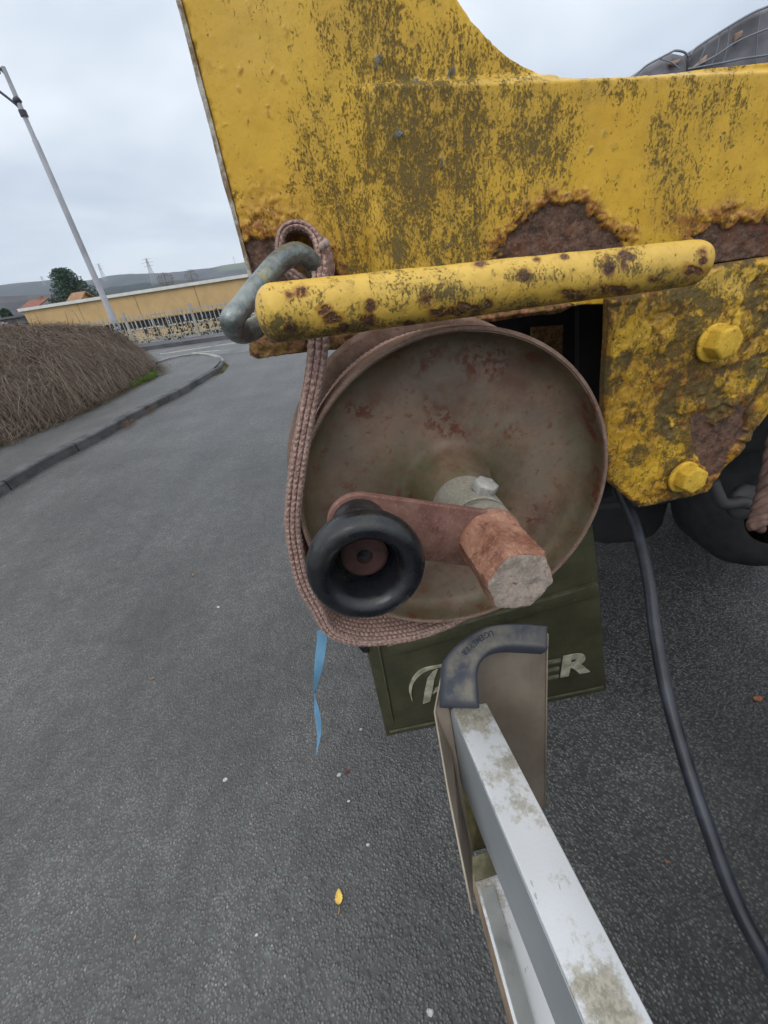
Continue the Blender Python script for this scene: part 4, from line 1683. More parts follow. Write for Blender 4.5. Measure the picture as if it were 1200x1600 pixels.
# tank / guard and wheels further back
M_grey = simple('dusty_dark_plastic', (.035, .034, .036), .6, .35, 8, bump=.0006)
tk = PY(np.array([925., 925, 1036, 1046, 1040, 1015, 975, 925]), np.array([700., 846, 700, 780, 815, 840, 850, 850]), .95)
tp = PY(np.array([920., 920, 950, 1000, 1024, 1038, 1046, 1050, 1052]), np.array([690., 846, 852, 848, 838, 820, 790, 750, 690]), .95)
MB().slab(tp, (0, .5, 0)).build('tank', M_grey, truck, bevel=.012, seg=4)
tr = PY(np.array([920., 1046, 1048, 920]), np.array([790., 778, 786, 798]), .945)
MB().slab(tr[::-1], (0, .004, 0)).build('tank_strap', simple('tank_strap_steel', (.07, .07, .072), .5, .2, 10), truck)


def wheel(c, R, w, ax=(0, -1, 0), name='wheel', rim=True):
    t = obj(name, MB_mesh([(R * .62, w / 2), (R * .75, w / 2 + .012), (R * .93, w / 2), (R, w / 2 - .03), (R, -w / 2 + .03), (R * .93, -w / 2), (R * .62, -w / 2)], c, ax), M_tyre, truck)
    r = MB().lathe([(R * .62, w / 2 - .02), (R * .58, w / 2 - .03), (R * .5, w * .2), (R * .25, w * .3), (R * .22, w * .5), (.01, w * .5)], c, ax, 40)
    r.build('rim', M_dark, t, smooth=True)
    hexprism(MB(), np.asarray(c) + np.asarray(ax) * w * .5, ax, R * .08, .03).build('hub_nut', M_dark, t)
    return t


def MB_mesh(prof, c, ax, n=64):
    m = MB().lathe(prof, c, ax, n, caps=False)
    return mesh('shape', np.vstack(m.V), m.F, True)


# round drum seen low on the right, hanging under the frame
wc = PY(np.array(1262.), np.array(772.), .78)
wr = np.linalg.norm(PY(np.array(1113.), np.array(786.), .78) - wc)
w1_ = wheel(wc + np.array([0, .08, 0]), float(wr), .16, name='spare_wheel')
# road wheels hidden behind the flap and further along
for (x, y) in ((.22, 1.9), (1.95, 1.9), (.22, 5.6), (1.95, 5.6)):
    wheel((x, y, .42), .42, .24, ax=(-1, 0, 0), name='wheel')
MB().tube([(.22, 1.9, .42), (1.95, 1.9, .42)], .06, 12).build('axle', M_dark, truck, smooth=True)
MB().tube([(.22, 5.6, .42), (1.95, 5.6, .42)], .06, 12).build('axle', M_dark, truck, smooth=True)
# bent pipe bracket
pp_ = np.array([(1113, 752), (1121, 772), (1129, 786), (1142, 787), (1158, 784), (1172, 788)], float)
MB().tube(spline(D(pp_[:, 0], pp_[:, 1], .66), 24), .0095, 14).build('bent_pipe', M_grey, truck, smooth=True)
MB().lathe([(.012, -.006), (.03, -.004), (.03, .006), (.012, .010)], D(1160., 784., .68), (0.2, -1, .3), 24).build('pipe_flange', M_grey, truck, smooth=True)

# dark rope at the right edge
M_rope = simple('dirty_brown_rope', (.14, .085, .07), .95, .35, 60, bump=.0006)
rp_ = np.array([(1225, 640), (1210, 700), (1199, 760), (1188, 800), (1180, 826)], float)
rc_ = spline(D(rp_[:, 0], rp_[:, 1], .55), 60)
rope = empty('tow_rope', rc_[0], 'frayed reddish brown twisted rope hanging at the right picture edge', 'rope')
Tn = np.gradient(rc_, axis=0)
Tn /= np.linalg.norm(Tn, axis=1)[:, None]
for k in range(3):
    ph = np.linspace(0, 2 * np.pi * 3.2, 60) + k * 2 * np.pi / 3
    a = np.cross(Tn, [0, 1, 0])
    a /= np.linalg.norm(a, axis=1)[:, None]
    b = np.cross(Tn, a)
    MB().tube(rc_ + .0056 * (np.cos(ph)[:, None] * a + np.sin(ph)[:, None] * b), .0058, 10).build('strand', M_rope, rope, smooth=True)

# black cable
cp = np.array([(950, 700), (968, 765), (992, 820), (1012, 900), (1024, 990), (1041, 1080), (1070, 1185), (1105, 1290), (1150, 1410), (1200, 1505), (1250, 1590), (1310, 1680)], float)
cd = np.array([.62, .60, .57, .53, .495, .465, .44, .415, .39, .37, .36, .36])
M_cable = NT('black_cable_sheath', .38, .45)
M_cable.color(M_cable.mix(M_cable.rng(M_cable.noise(25, 5, .6), .4, .7), (.012, .014, .020), (.032, .036, .05)))
M_cable = M_cable.m
cab = MB().tube(spline(D(cp[:, 0], cp[:, 1], cd), 120), .0073, 18).build('cable', M_cable, None, smooth=True)
tag(cab, 'black rubber cable hanging in a long curve from under the yellow bracket', 'cable')

# ================================================================== winch
nA = ray(np.array(506.6), np.array(498.7))
axA = nA / np.linalg.norm(nA)                     # away from the photographer
axV = -axA
WC = D(715.5, 779., .3586)
RW = .14
winch = empty('strap_winch', WC, 'rusty dished strap winch with crank arm under the yellow bar', 'winch')
nfl = NT('green_brown_winch_steel', .55, .4)
gcoord = nfl.t.nodes.new('ShaderNodeVectorMath')
gcoord.operation = 'DISTANCE'
nfl.t.links.new(nfl.pos, gcoord.inputs[0])
hubpos = WC + axA * .026
gcoord.inputs[1].default_value = tuple(hubpos)
rad_ = gcoord.outputs['Value']
c = nfl.mix(nfl.rng(nfl.noise(16, 6, .65), .35, .66), (.110, .062, .042), (.200, .132, .090))
c = nfl.mix(nfl.math('MULTIPLY', nfl.rng(nfl.noise(28, 5, .6), .42, .62), .5), c, (.155, .14, .108))
# green algae round the hub and in the corner of the lip
gm = nfl.math('MAXIMUM', nfl.rng(rad_, .095, .035), nfl.math('MULTIPLY', nfl.rng(rad_, .105, .130), .65))
c = nfl.mix(nfl.math('MULTIPLY', nfl.math('MULTIPLY', gm, nfl.rng(nfl.noise(20, 4, .6), .3, .62)), .75), c, (.06, .066, .026))
# dark red rust patches
rp1 = nfl.rng(nfl.noise(24, 2, .5), .54, .66)
rp2 = nfl.rng(nfl.noise(130, 5, .7), .47, .57)
c = nfl.mix(nfl.math('MULTIPLY', nfl.math('MULTIPLY', rp1, rp2), .9), c, (.095, .026, .012))
c = nfl.mix(nfl.math('MULTIPLY', nfl.rng(nfl.noise(120, 5, .75), .56, .66), .75), c, (.13, .045, .02))
nfl.color(c)
nfl.rough(nfl.rng(nfl.noise(50, 4, .6), .3, .7, .45, .7))
nfl.bump(nfl.math('ADD', nfl.noise(180, 5, .65), nfl.math('MULTIPLY', nfl.noise(25, 3, .5), 1.5)), .0007)
M_fl = nfl.m
M_rimm = rusty('brown_grey_rim_steel', (.14, .085, .062), (.23, .155, .12), (.13, .03, .02), scale=40, spots=.5)


def lathe_prof_smooth(ctrl, n=60):
    return [tuple(p) for p in spline(np.array(ctrl, float), n)]


# dished front flange: (radius, height towards viewer)
dish = [(RW - .0035, .0), (RW - .0045, -.001), (RW - .0055, -.014), (RW - .0085, -.021), (RW - .014, -.0245), (RW - .03, -.026), (.07, -.026), (.052, -.0255), (.0445, -.0235), (.0395, -.0175), (.0355, -.008), (.0315, .002), (.0285, .010), (.0266, .014)]
fl = MB().lathe(lathe_prof_smooth(dish, 90), WC, axV, 160, caps=False)
fl.build('front_flange', M_fl, winch, smooth=True)
rm = MB().lathe([(RW - .0036, -.0005), (RW - .003, .0008), (RW - .0006, .0008), (RW, -.0005), (RW, -.030), (RW - .02, -.0315), (.05, -.0315)], WC, axV, 160, caps=False)
ro = rm.build('flange_rim', M_rimm, winch, smooth=True)
sharp_by_angle(ro.data, 50)
# back flange, somewhat larger
rm = MB().lathe([(.05, -.105), (RW * .9, -.105), (RW + .006, -.103), (RW + .009, -.099), (RW + .009, -.088), (RW + .004, -.086), (RW - .01, -.092), (.05, -.094)], WC + np.array([-.006, 0, .002]), axV, 120, caps=False)
rm.build('back_flange', M_rimm, winch, smooth=True)
MB().lathe([(.045, -.10), (.045, -.03)], WC, axV, 40).build('drum_core', M_fl, winch, smooth=True)
# mount behind
MB().lathe([(.03, -.34), (.03, -.10)], WC, axV, 24).build('mount_shaft', M_dark, winch, smooth=True)
# sleeve + shaft
M_slv = rusty('grey_algae_sleeve', (.16, .145, .115), (.29, .27, .235), (.26, .11, .05), green=(.13, .14, .07), scale=28, spots=.5)
slv = lathe_prof_smooth([(.0270, .008), (.0268, .012), (.0266, .016), (.0262, .022), (.0256, .034), (.0248, .053), (.0225, .0545), (.0205, .056)], 40)
MB().lathe(slv, WC, axV, 60, caps=False).build('hub_sleeve', M_slv, winch, smooth=True)
MB().lathe([(.0195, .02), (.0195, .073)], WC, axV, 40).build('hub', M_arm, winch, smooth=True)
# collar ring (dark gap then ring)
MB().lathe([(.018, .057), (.0236, .0575), (.0246, .061), (.0244, .066), (.0228, .0685), (.018, .069)], WC, axV, 48).build('collar', M_slv, winch, smooth=True)
# set bolt on the sleeve
sc_ = WC + axV * .040 + np.array([.0095, 0, .0262])
bax = np.array([.34, -.12, .94])
bax /= np.linalg.norm(bax)
so = hexprism(MB(), sc_ - bax * .003, bax, .0098, .0085, .3).build('set_bolt', M_steel, winch, bevel=.0006)


def on_axis_plane(px, py, hgt):
    """point where the picture ray meets the plane across the winch axis at that height"""
    v = ray(np.array(float(px)), np.array(float(py)))
    O = WC + axV * hgt
    t = ((O - CAMP) @ axV) / (v @ axV)
    return CAMP + v * t


# crank arm, a flat teardrop bar
HA = .0715
BA = WC + axV * HA
TH = .0065
GA = on_axis_plane(560, 812, HA)
dv = GA - BA
La = np.linalg.norm(dv)
ex = dv / La
ey = np.cross(axV, ex)
rB, rG = .0225, .0212
outl = []
for k in range(31):
    t = math.pi / 2 - 0.03 + (math.pi + .06) * k / 30
    outl.append((-rB * math.sin(t) * 0 + rB * math.cos(t), rB * math.sin(t)))
for k in range(31):
    t = -math.pi / 2 + math.pi * k / 30
    outl.append((La + rG * math.cos(t), rG * math.sin(t)))
P3 = [BA + ex * a_ + ey * b_ for a_, b_ in outl]
am = MB().slab(P3[::-1], axV * TH)
ar = am.build('crank_arm', M_arm, winch, bevel=.0010, seg=2)
# worn edge on the arm: separate rim band slightly proud
# boss: round at its root turning into a hexagon with a worn round end face
L1 = .045 + TH
bos = MB()
nseg = 96
th = np.linspace(0, 2 * np.pi, nseg, endpoint=False)
a1 = np.cross(axV, [0, 0, 1.0])
a1 /= np.linalg.norm(a1)
b1 = np.cross(axV, a1)
HB0, HB1 = HA + TH * .4, .1275
rings = []
K = 70
for i in range(K + 1):
    f = i / K
    h = HB0 + (HB1 - HB0) * f
    ro_ = .0240 * (1 - .06 * sstep(0, .3, f))
    hexr = .0208 / np.maximum(np.cos(((th + .25) % (math.pi / 3)) - math.pi / 6), .5) * .975
    wq = sstep(.08, .22, f + .06 * np.sin(th * 2 + 1))
    r = ro_ * (1 - wq) + np.minimum(hexr, .0240) * wq
    r = r + (fbm(np.cos(th) * 2.2 + 3, np.sin(th) * 2.2 + 3, f * 3) - .5) * .0026
    chip_ = np.clip(fbm(np.cos(th) * 5 + 9, np.sin(th) * 5 + 9, f * 9) - .52, 0, 1)
    r = r - .0045 * chip_ * sstep(.3, .6, f)
    r = r * (1 - .35 * sstep(.94, 1.0, f)) + .0204 * .35 * sstep(.94, 1.0, f)
    r = r - .0022 * sstep(.92, 1.0, f) * fbm(np.cos(th) * 5, np.sin(th) * 5, 4.0)
    rings.append(WC + axV * h + (np.cos(th)[:, None] * a1 + np.sin(th)[:, None] * b1) * r[:, None])
Vb = np.vstack(rings)
Fb = []
for i in range(K):
    for j in range(nseg):
        k = (j + 1) % nseg
        Fb.append((i * nseg + j, i * nseg + k, (i + 1) * nseg + k, (i + 1) * nseg + j))
bos.add(Vb, Fb)
bo_ = bos.build('crank_boss', M_boss, winch, smooth=True)
sharp_by_angle(bo_.data, 42)
# end face with dents
er = np.linalg.norm(rings[-1] - (WC + axV * HB1), axis=1)
fr = []
Vf = []
for i, f in enumerate(np.linspace(1, 0.0, 14)):
    rr2 = er * f
    hh = HB1 + .0006 * sstep(1, .9, f) + (fbm(np.cos(th) * f * 2.5 + 9, np.sin(th) * f * 2.5 + 9, 1) - .5) * .0016
    dn = .0018 * np.exp(-((np.cos(th) * f + .45) / .14) ** 2 - ((np.sin(th) * f - .15) / .16) ** 2) + .001 * np.exp(-((np.cos(th) * f - .2) / .08) ** 2 - ((np.sin(th) * f - .05) / .08) ** 2)
    hh = hh - dn
    Vf.append(WC + axV * np.asarray(hh)[:, None] + (np.cos(th)[:, None] * a1 + np.sin(th)[:, None] * b1) * rr2[:, None])
Ff = []
for i in range(13):
    for j in range(nseg):
        k = (j + 1) % nseg
        Ff.append((i * nseg + j, i * nseg + k, (i + 1) * nseg + k, (i + 1) * nseg + j))
MB().add(np.vstack(Vf), Ff).build('boss_face', M_face, winch, smooth=True)

# grip: flared black bobbin with a sunken rusty nut
GB = GA + axV * TH
gp_ = lathe_prof_smooth([(r_g * .94, h_g) for r_g, h_g in [(.0195, 0), (.0200, .006), (.0205, .014), (.0225, .023), (.0270, .0315), (.0318, .0395), (.0345, .0465), (.0348, .0530), (.0322, .0582), (.0280, .0602), (.0235, .0590), (.0202, .0550), (.0188, .0500), (.0176, .043), (.0170, .037)]], 110)
grip = MB().lathe(gp_, GB, axV, 120, caps=True).build('grip', M_grip, winch, smooth=True)
MB().lathe([(.0162, .0372), (.0162, .034), (.0138, .0340), (.0136, .0405), (.0119, .0415), (.0048, .0415), (.0043, .036), (.001, .036)], GB, axV, 48, caps=False).build('grip_bolt', M_cav, grip, smooth=False)
# hidden cap closes the cavity floor
# ================================================================== strap
ns = NT('faded_pink_webbing', .95, .15)
dp = ns.attr('dirt')
cs = ns.mix(ns.rng(ns.noise(400, 4, .7), .35, .65), (.22, .13, .11), (.48, .33, .285))
cs = ns.mix(ns.attr('low'), cs, (.075, .035, .028))
cs = ns.mix(dp, cs, (.34, .27, .22))
ns.color(cs)
ns.bump(ns.noise(700, 4, .7), .0006)
M_strap = ns.m
WID = .052

# front edge of the strap, in picture points with thickness (m)
sp = np.array([
    (790, 935, 8, -.020), (740, 958, 8, -.016), (700, 978, 9, -.008), (660, 993, 9, .002), (620, 1001, 9, .006), (575, 1005, 10, .008), (540, 1000, 12, .008), (514, 987, 16, .006), (496, 955, 19, .004), (475, 915, 22, .004), (463, 870, 23, .004), (457, 820, 24, .004), (461, 760, 25, .004),
    (470, 700, 26, .004), (481, 640, 27, .003), (491, 590, 29, .0), (497, 545, 31, -.004), (499, 500, 32, -.010), (499, 455, 28, -.016), (498, 425, 22, -.020)])
PX = spline(sp, 460)
Pw = np.array([on_axis_plane(q[0], q[1], q[3]) for q in PX])
Tk = PX[:, 2] * ((Pw - CAMP) @ fw) / FPX
strap = empty('winch_strap', Pw[10], 'faded pink brown webbing strap running from the winch up to the metal link', 'strap')


def webbing(name, Pw, Tk, wid, parent, rows=3, closed_in=True, pitchm=.0052, ncol=8):
    """a thick woven band: its edge shows plaited columns, its faces a block weave"""
    P0 = Pw
    T = np.gradient(P0, axis=0)
    T /= np.linalg.norm(T, axis=1)[:, None]
    Wd = axA - T * (T @ axA)[:, None]
    Wd /= np.linalg.norm(Wd, axis=1)[:, None]
    N = np.cross(T, Wd)
    L = np.concatenate([[0], np.cumsum(np.linalg.norm(np.diff(P0, axis=0), axis=1))])
    ns_ = int(L[-1] / .00075)
    s = np.linspace(0, L[-1], ns_)
    ip = lambda A: np.stack([np.interp(s, L, A[:, i]) for i in range(3)], -1)
    P0, Wd, N = ip(P0), ip(Wd), ip(N)
    tk = np.interp(s, L, Tk)
    ne_, nf = 30, 72
    prof = []
    # edge front (w=0): n from -1 to 1 ; face outer (n=1) w 0..1 ; edge back ; face inner
    for k in range(ne_):
        prof.append((-1 + 2 * k / ne_, 0.0, 0))
    for k in range(nf):
        prof.append((1.0, k / nf, 1))
    for k in range(8):
        prof.append((1 - 2 * k / 8, 1.0, 2))
    for k in range(nf):
        prof.append((-1.0, 1 - k / nf, 3))
    prof = np.array(prof)
    n = len(prof)
    nn, ww, zz = prof[:, 0][None], prof[:, 1][None], prof[:, 2][None]
    S_ = s[:, None]
    # rounding of the front edge
    bulge = .0016 * (1 - np.abs(nn) ** 3)
    ph = S_ / pitchm
    colr = (nn + 1) / 2 * rows
    fc = colr - np.floor(colr)
    sgn = np.where(fc < .5, 1, -1)
    plait = np.abs(np.sin(np.pi * (ph + sgn * (fc - .5) * .9 + .5 * np.floor(colr) * 0)))
    edge = (np.abs(np.sin(np.pi * colr)) ** .55) * (.35 + .65 * plait ** .7)
    fcol = ww * ncol
    brick = np.abs(np.sin(np.pi * (ph * 1.0 + .5 * (np.floor(fcol) % 2)))) ** .6 * np.abs(np.sin(np.pi * fcol)) ** .5
    ez = (zz == 0)
    tex = np.where(ez, edge, brick)
    amp = np.where(ez, .0018, .0011)
    wob = (fbm(S_ * 60 + 0 * nn, nn * 2, 3.0) - .5) * .0012
    d = amp * (tex - .5) + wob
    off_n = nn * tk[:, None] / 2 + np.where((zz == 1), d, 0) - np.where((zz == 3), d, 0)
    off_w = ww * wid - np.where(ez, bulge + d, 0)
    V = P0[:, None] + N[:, None] * off_n[..., None] + Wd[:, None] * off_w[..., None]
    low = np.clip(1 - tex * 1.6, 0, 1) * .9
    dirt = np.where(ez, np.clip((np.abs(nn) - .72) * 3.2, 0, .75) * (.4 + fbm(S_ * 200, nn * 3, 1.0)), .1 + 0 * S_)
    ii_ = np.arange(ns_ * n).reshape(ns_, n)
    F = np.stack([ii_[:-1], np.roll(ii_, -1, 1)[:-1], np.roll(ii_, -1, 1)[1:], ii_[1:]], -1).reshape(-1, 4)
    F = np.vstack([F])
    me = mesh(name, V.reshape(-1, 3), F[:, ::-1], True, {'low': np.broadcast_to(low, (ns_, n)).ravel(), 'dirt': np.broadcast_to(dirt, (ns_, n)).ravel()})
    o = obj(name, me, M_strap, parent)
    # fuzz along the front edge
    r = np.random.default_rng(len(s))
    m_ = int(L[-1] * 5200)
    k = r.integers(0, ns_, m_)
    sd2 = np.where(r.random(m_) < .5, -1.0, 1.0)
    B0 = P0[k] + N[k] * (sd2 * tk[k] / 2)[:, None] * .95 - Wd[k] * .001
    dr = N[k] * sd2[:, None] * r.uniform(.2, 1, m_)[:, None] + r.normal(size=(m_, 3)) * .7
    dr /= np.linalg.norm(dr, axis=1)[:, None]
    ln = r.uniform(.0008, .0034, m_)[:, None]
    sw_ = np.cross(dr, r.normal(size=(m_, 3)))
    sw_ /= np.linalg.norm(sw_, axis=1)[:, None]
    sw_ *= .00009
    V = np.stack([B0 - sw_, B0 + sw_, B0 + dr * ln], 1).reshape(-1, 3)
    fz = obj('fuzz', mesh('fuzz', V, np.arange(3 * m_).reshape(-1, 3), False), M_fuzz, parent)
    fz['kind'] = 'stuff'
    return o


M_fuzz = simple('loose_fibres', (.36, .28, .25), .95, .2, 20)
webbing('band', Pw, Tk, WID, strap)
# eye loop round the metal link
lp = np.array([(499, 470, .3255), (503, 430, .325), (503, 405, .3255), (499, 385, .327), (492, 367, .329), (480, 355, .330), (465, 350, .331), (450, 353, .331), (440, 363, .331), (436, 378, .331), (436, 396, .332), (444, 415, .334), (462, 430, .334), (480, 442, .333), (490, 462, .331)])
Pl = spline(lp, 260)
kk = np.linspace(0, 1, 260)
webbing('eye_loop', D(Pl[:, 0], Pl[:, 1], Pl[:, 2]), np.interp(kk, [0, .15, .3, .6, 1], [.0105, .0095, .0068, .0062, .0062]), .046, strap, rows=2)
st_ = MB().tube(spline(D(np.array([501., 508, 513]), np.array([388., 381, 378]), np.array([.322, .319, .317])), 10), np.array([.0028, .0030, .0033, .0033, .0030, .0031, .0033, .0032, .0026, .0012]), 10)
st_.build('frayed_stub', M_fuzz, strap, smooth=True)
# wound layers on the drum
for k, (r_o, r_i) in enumerate(((.1365, .131), (.1305, .125), (.1245, .119))):
    th_ = np.linspace(0, 2 * np.pi, 260)
    a1_ = np.cross(axV, [0, 0, 1.0])
    a1_ /= np.linalg.norm(a1_)
    b1_ = np.cross(axV, a1_)
    rc2 = (r_o + r_i) / 2
    Pd = WC - axV * .0345 + (np.cos(th_)[:, None] * a1_ + np.sin(th_)[:, None] * b1_) * rc2
    if k == 0:
        webbing('wound_layer', Pd, np.full(260, r_o - r_i), .048, strap, rows=1)
    else:
        MB().lathe([(r_i, -.0345), (r_o, -.0345), (r_o, -.083), (r_i, -.083)], WC, axV, 100, caps=False).build('wound_layer', M_strap, strap, smooth=False)

# blue ribbon
rbp = np.array([(504, 984, 16, 0, .350), (503, 1000, 14.5, .1, .352), (500, 1025, 14, .15, .355), (497, 1050, 10, .3, .357), (493, 1072, 5, .9, .359), (492, 1084, 4.5, 1.3, .360), (494, 1100, 9, 2.3, .361), (496, 1118, 12, 2.7, .362), (498, 1135, 10.5, 2.8, .363), (498, 1152, 6, 2.9, .364), (496, 1166, 3, 3.0, .365), (494.5, 1180, .8, 3.0, .366)])
rbp[:, 4] += .075
R_ = spline(rbp, 80)
hw = R_[:, 2] / 2 * R_[:, 4] / FPX
cpt = D(R_[:, 0], R_[:, 1], R_[:, 4])
twist = R_[:, 3]
wd_ = np.where((R_[:, 1] < 1080)[:, None], 1, 1)
full = .0062
cosq = np.clip(hw / full, .05, 1)
sgn = np.where(R_[:, 1] < 1078, 1.0, -1.0)
wvec = np.outer(sgn * hw, rt) + np.outer(np.sqrt(np.maximum(full ** 2 * sstep(1185, 1120, R_[:, 1]) ** 2 - hw ** 2, 0)), fw)
V = np.concatenate([np.stack([cpt - wvec, cpt + wvec], 1).reshape(-1, 3), np.stack([cpt - wvec, cpt + wvec], 1).reshape(-1, 3) + fw * .0003])
n8 = len(cpt)
ii_ = np.arange(n8 * 2).reshape(n8, 2)
F = np.stack([ii_[:-1, 0], ii_[:-1, 1], ii_[1:, 1], ii_[1:, 0]], -1)
F = np.vstack([F, F[:, ::-1] + n8 * 2])
M_blue = NT('light_blue_ribbon', .45, .4)
M_blue.color(M_blue.mix(M_blue.rng(M_blue.noise(60, 3), .3, .7), (.17, .40, .62), (.23, .48, .70)))
M_blue_shade = simple('ribbon_shaded_half', (.12, .26, .40), .5, .15, 60)  # darker copy of the blue: shade on the lower half put into the colour
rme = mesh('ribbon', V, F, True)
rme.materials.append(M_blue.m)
rme.materials.append(M_blue_shade)
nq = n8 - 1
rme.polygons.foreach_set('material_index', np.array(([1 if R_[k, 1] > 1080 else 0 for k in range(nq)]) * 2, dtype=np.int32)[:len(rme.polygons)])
tag(obj('ribbon', rme), 'twisted light blue ribbon hanging from the lowest bend of the pink strap', 'ribbon')

# ================================================================== galvanised link through the strap eye
ngl = NT('dull_galvanised_link', .36, .5, .6)
cg = ngl.mix(ngl.rng(ngl.noise(55, 5, .65), .35, .65), (.12, .14, .14), (.25, .275, .27))
cg = ngl.mix(ngl.math('MULTIPLY', ngl.rng(ngl.noise(22, 4, .6), .58, .68), .8), cg, (.36, .29, .05))
cg = ngl.mix(ngl.math('MULTIPLY', ngl.rng(ngl.noise(120, 5, .7), .60, .70), .6), cg, (.13, .08, .05))
ngl.color(cg)
ngl.rough(ngl.rng(ngl.noise(80, 4, .6), .3, .7, .20, .40))
ngl.bump(ngl.noise(170, 5, .65), .0009)
RB = .0106
fp = np.array([(492, 418, .330), (480, 403, .320), (461, 397, .311), (436, 410, .300), (408, 441, .290), (382, 474, .281), (364, 499, .276)])
front_ = D(fp[:, 0], fp[:, 1], fp[:, 2])
bp_ = np.array([(364, 512, .290), (378, 520, .306), (400, 512, .318), (425, 492, .330), (452, 476, .344), (480, 462, .356), (498, 440, .352)])
back_ = D(bp_[:, 0], bp_[:, 1], bp_[:, 2])
loop_ = np.vstack([front_, back_])
L3 = np.vstack([loop_[-2:], loop_, loop_[:3]])
path = spline(L3, (len(L3) - 1) * 10 + 1)[20:20 + len(loop_) * 10]
ux = front_[3] - front_[0]
ux /= np.linalg.norm(ux)
vz = back_[4] - front_[3]
vz /= np.linalg.norm(vz)
m = MB()
T = np.roll(path, -1, 0) - np.roll(path, 1, 0)
T /= np.linalg.norm(T, axis=1)[:, None]
bn = np.cross(ux, vz)
t = np.linspace(0, 2 * np.pi, 28, endpoint=False)
V = []
for k in range(len(path)):
    a = np.cross(T[k], bn)
    V.append(path[k] + RB * (np.cos(t)[:, None] * a + np.sin(t)[:, None] * bn))
n = len(path)
F = []
for i in range(n):
    for j in range(28):
        k = (j + 1) % 28
        i2 = (i + 1) % n
        F.append((i * 28 + j, i * 28 + k, i2 * 28 + k, i2 * 28 + j))
m.add(np.vstack(V), F)
lk = m.build('metal_link', ngl.m, None, smooth=True)
tag(lk, 'thick galvanised steel link hanging in the eye of the pink strap', 'link')

# ================================================================== aluminium rail coming towards the photographer
rail = empty('aluminium_rail', D(730., 1130., .5), 'dirty white aluminium rail with blue grey rubber corner cap, pointing at the photographer', 'rail')
nal = NT('scuffed_aluminium', .38, .5, .15)
ca = nal.mix(nal.rng(nal.noise(4, 3, .5), .35, .65), (.52, .535, .56), (.68, .69, .71))
d1 = nal.noise(21, 6, .75)
d2 = nal.noise(150, 4, .75)
dsum = nal.math('ADD', d1, nal.math('MULTIPLY', d2, .45))
for (qx, qy, qd, qr, qa) in ((735, 1125, .49, .035, .22), (790, 1215, .44, .028, .20), (825, 1280, .41, .026, .20), (815, 1265, .42, .02, .1), (890, 1440, .345, .028, .13), (930, 1530, .31, .03, .17), (965, 1590, .29, .025, .15), (760, 1375, .50, .03, .2)):
    dd_ = nal.t.nodes.new('ShaderNodeVectorMath')
    dd_.operation = 'DISTANCE'
    nal.t.links.new(nal.pos, dd_.inputs[0])
    dd_.inputs[1].default_value = tuple(D(float(qx), float(qy), qd))
    dsum = nal.math('ADD', dsum, nal.math('MULTIPLY', nal.rng(dd_.outputs['Value'], qr * 1.5, qr * .1), qa * .85))
dm_ = nal.rng(dsum, .76, .94)
ca = nal.mix(nal.math('MULTIPLY', dm_, .85), ca, nal.mix(nal.rng(d2, .35, .65), (.16, .14, .085), (.36, .33, .26)))
ca = nal.mix(nal.math('MULTIPLY', nal.rng(nal.noise(1, 4, .7, stretch=(190, 45, 190)), .66, .7), .7), ca, (.22, .2, .16))
nal.color(ca)
nal.rough(nal.math('ADD', .33, nal.math('MULTIPLY', dm_, .4)))
nal.bump(nal.noise(240, 4, .7), .00025)
M_al = nal.m
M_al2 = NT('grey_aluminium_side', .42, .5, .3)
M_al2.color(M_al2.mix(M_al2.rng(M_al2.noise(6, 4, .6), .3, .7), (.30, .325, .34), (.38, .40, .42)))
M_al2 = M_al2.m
EXT = 1.45
a_l, a_r = D(706., 1106., .500), D(760., 1098., .500)
b_l, b_r = D(915., 1600., .287), D(1022., 1600., .287)
s_l, s_b = D(703., 1175., .545), D(866., 1600., .312)
f_ = lambda p, q: p + (q - p) * EXT
top = [a_l, f_(a_l, b_l), f_(a_r, b_r), a_r]
dnv0 = (s_l - a_l)
dnv1 = (f_(s_l, s_b) - f_(a_l, b_l))
dhat = dnv0 / np.linalg.norm(dnv0)
best_t = min(np.linspace(.005, .08, 60), key=lambda t_: abs(float(np.interp(1600., *[np.array(v) for v in (lambda Q: (proj(Q)[1], proj(Q)[0]))(s_l + (b_l + dhat * t_ - s_l) * np.linspace(0, 1.1, 12)[:, None])])) - 866))
dnv1 = dhat * (np.linalg.norm(dnv0) + (best_t - np.linalg.norm(dnv0)) * EXT)
bot = [a_l + dnv0, f_(a_l, b_l) + dnv1, f_(a_r, b_r) + dnv1, a_r + dnv0]
m = MB()
m.hexa(bot, top)
o = m.build('upper_tube', M_al, rail, bevel=.0012, seg=2)
# the side face is a cleaner grey sheet, 1 mm proud
nside = np.cross(np.array(top[1]) - top[0], dnv0)
nside /= np.linalg.norm(nside)
if nside[0] > 0:
    nside = -nside
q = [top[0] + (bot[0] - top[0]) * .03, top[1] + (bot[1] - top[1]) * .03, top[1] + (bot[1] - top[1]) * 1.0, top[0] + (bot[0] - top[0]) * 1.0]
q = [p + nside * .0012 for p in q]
MB().slab(q, -nside * .001).build('side_face', M_al2, rail)
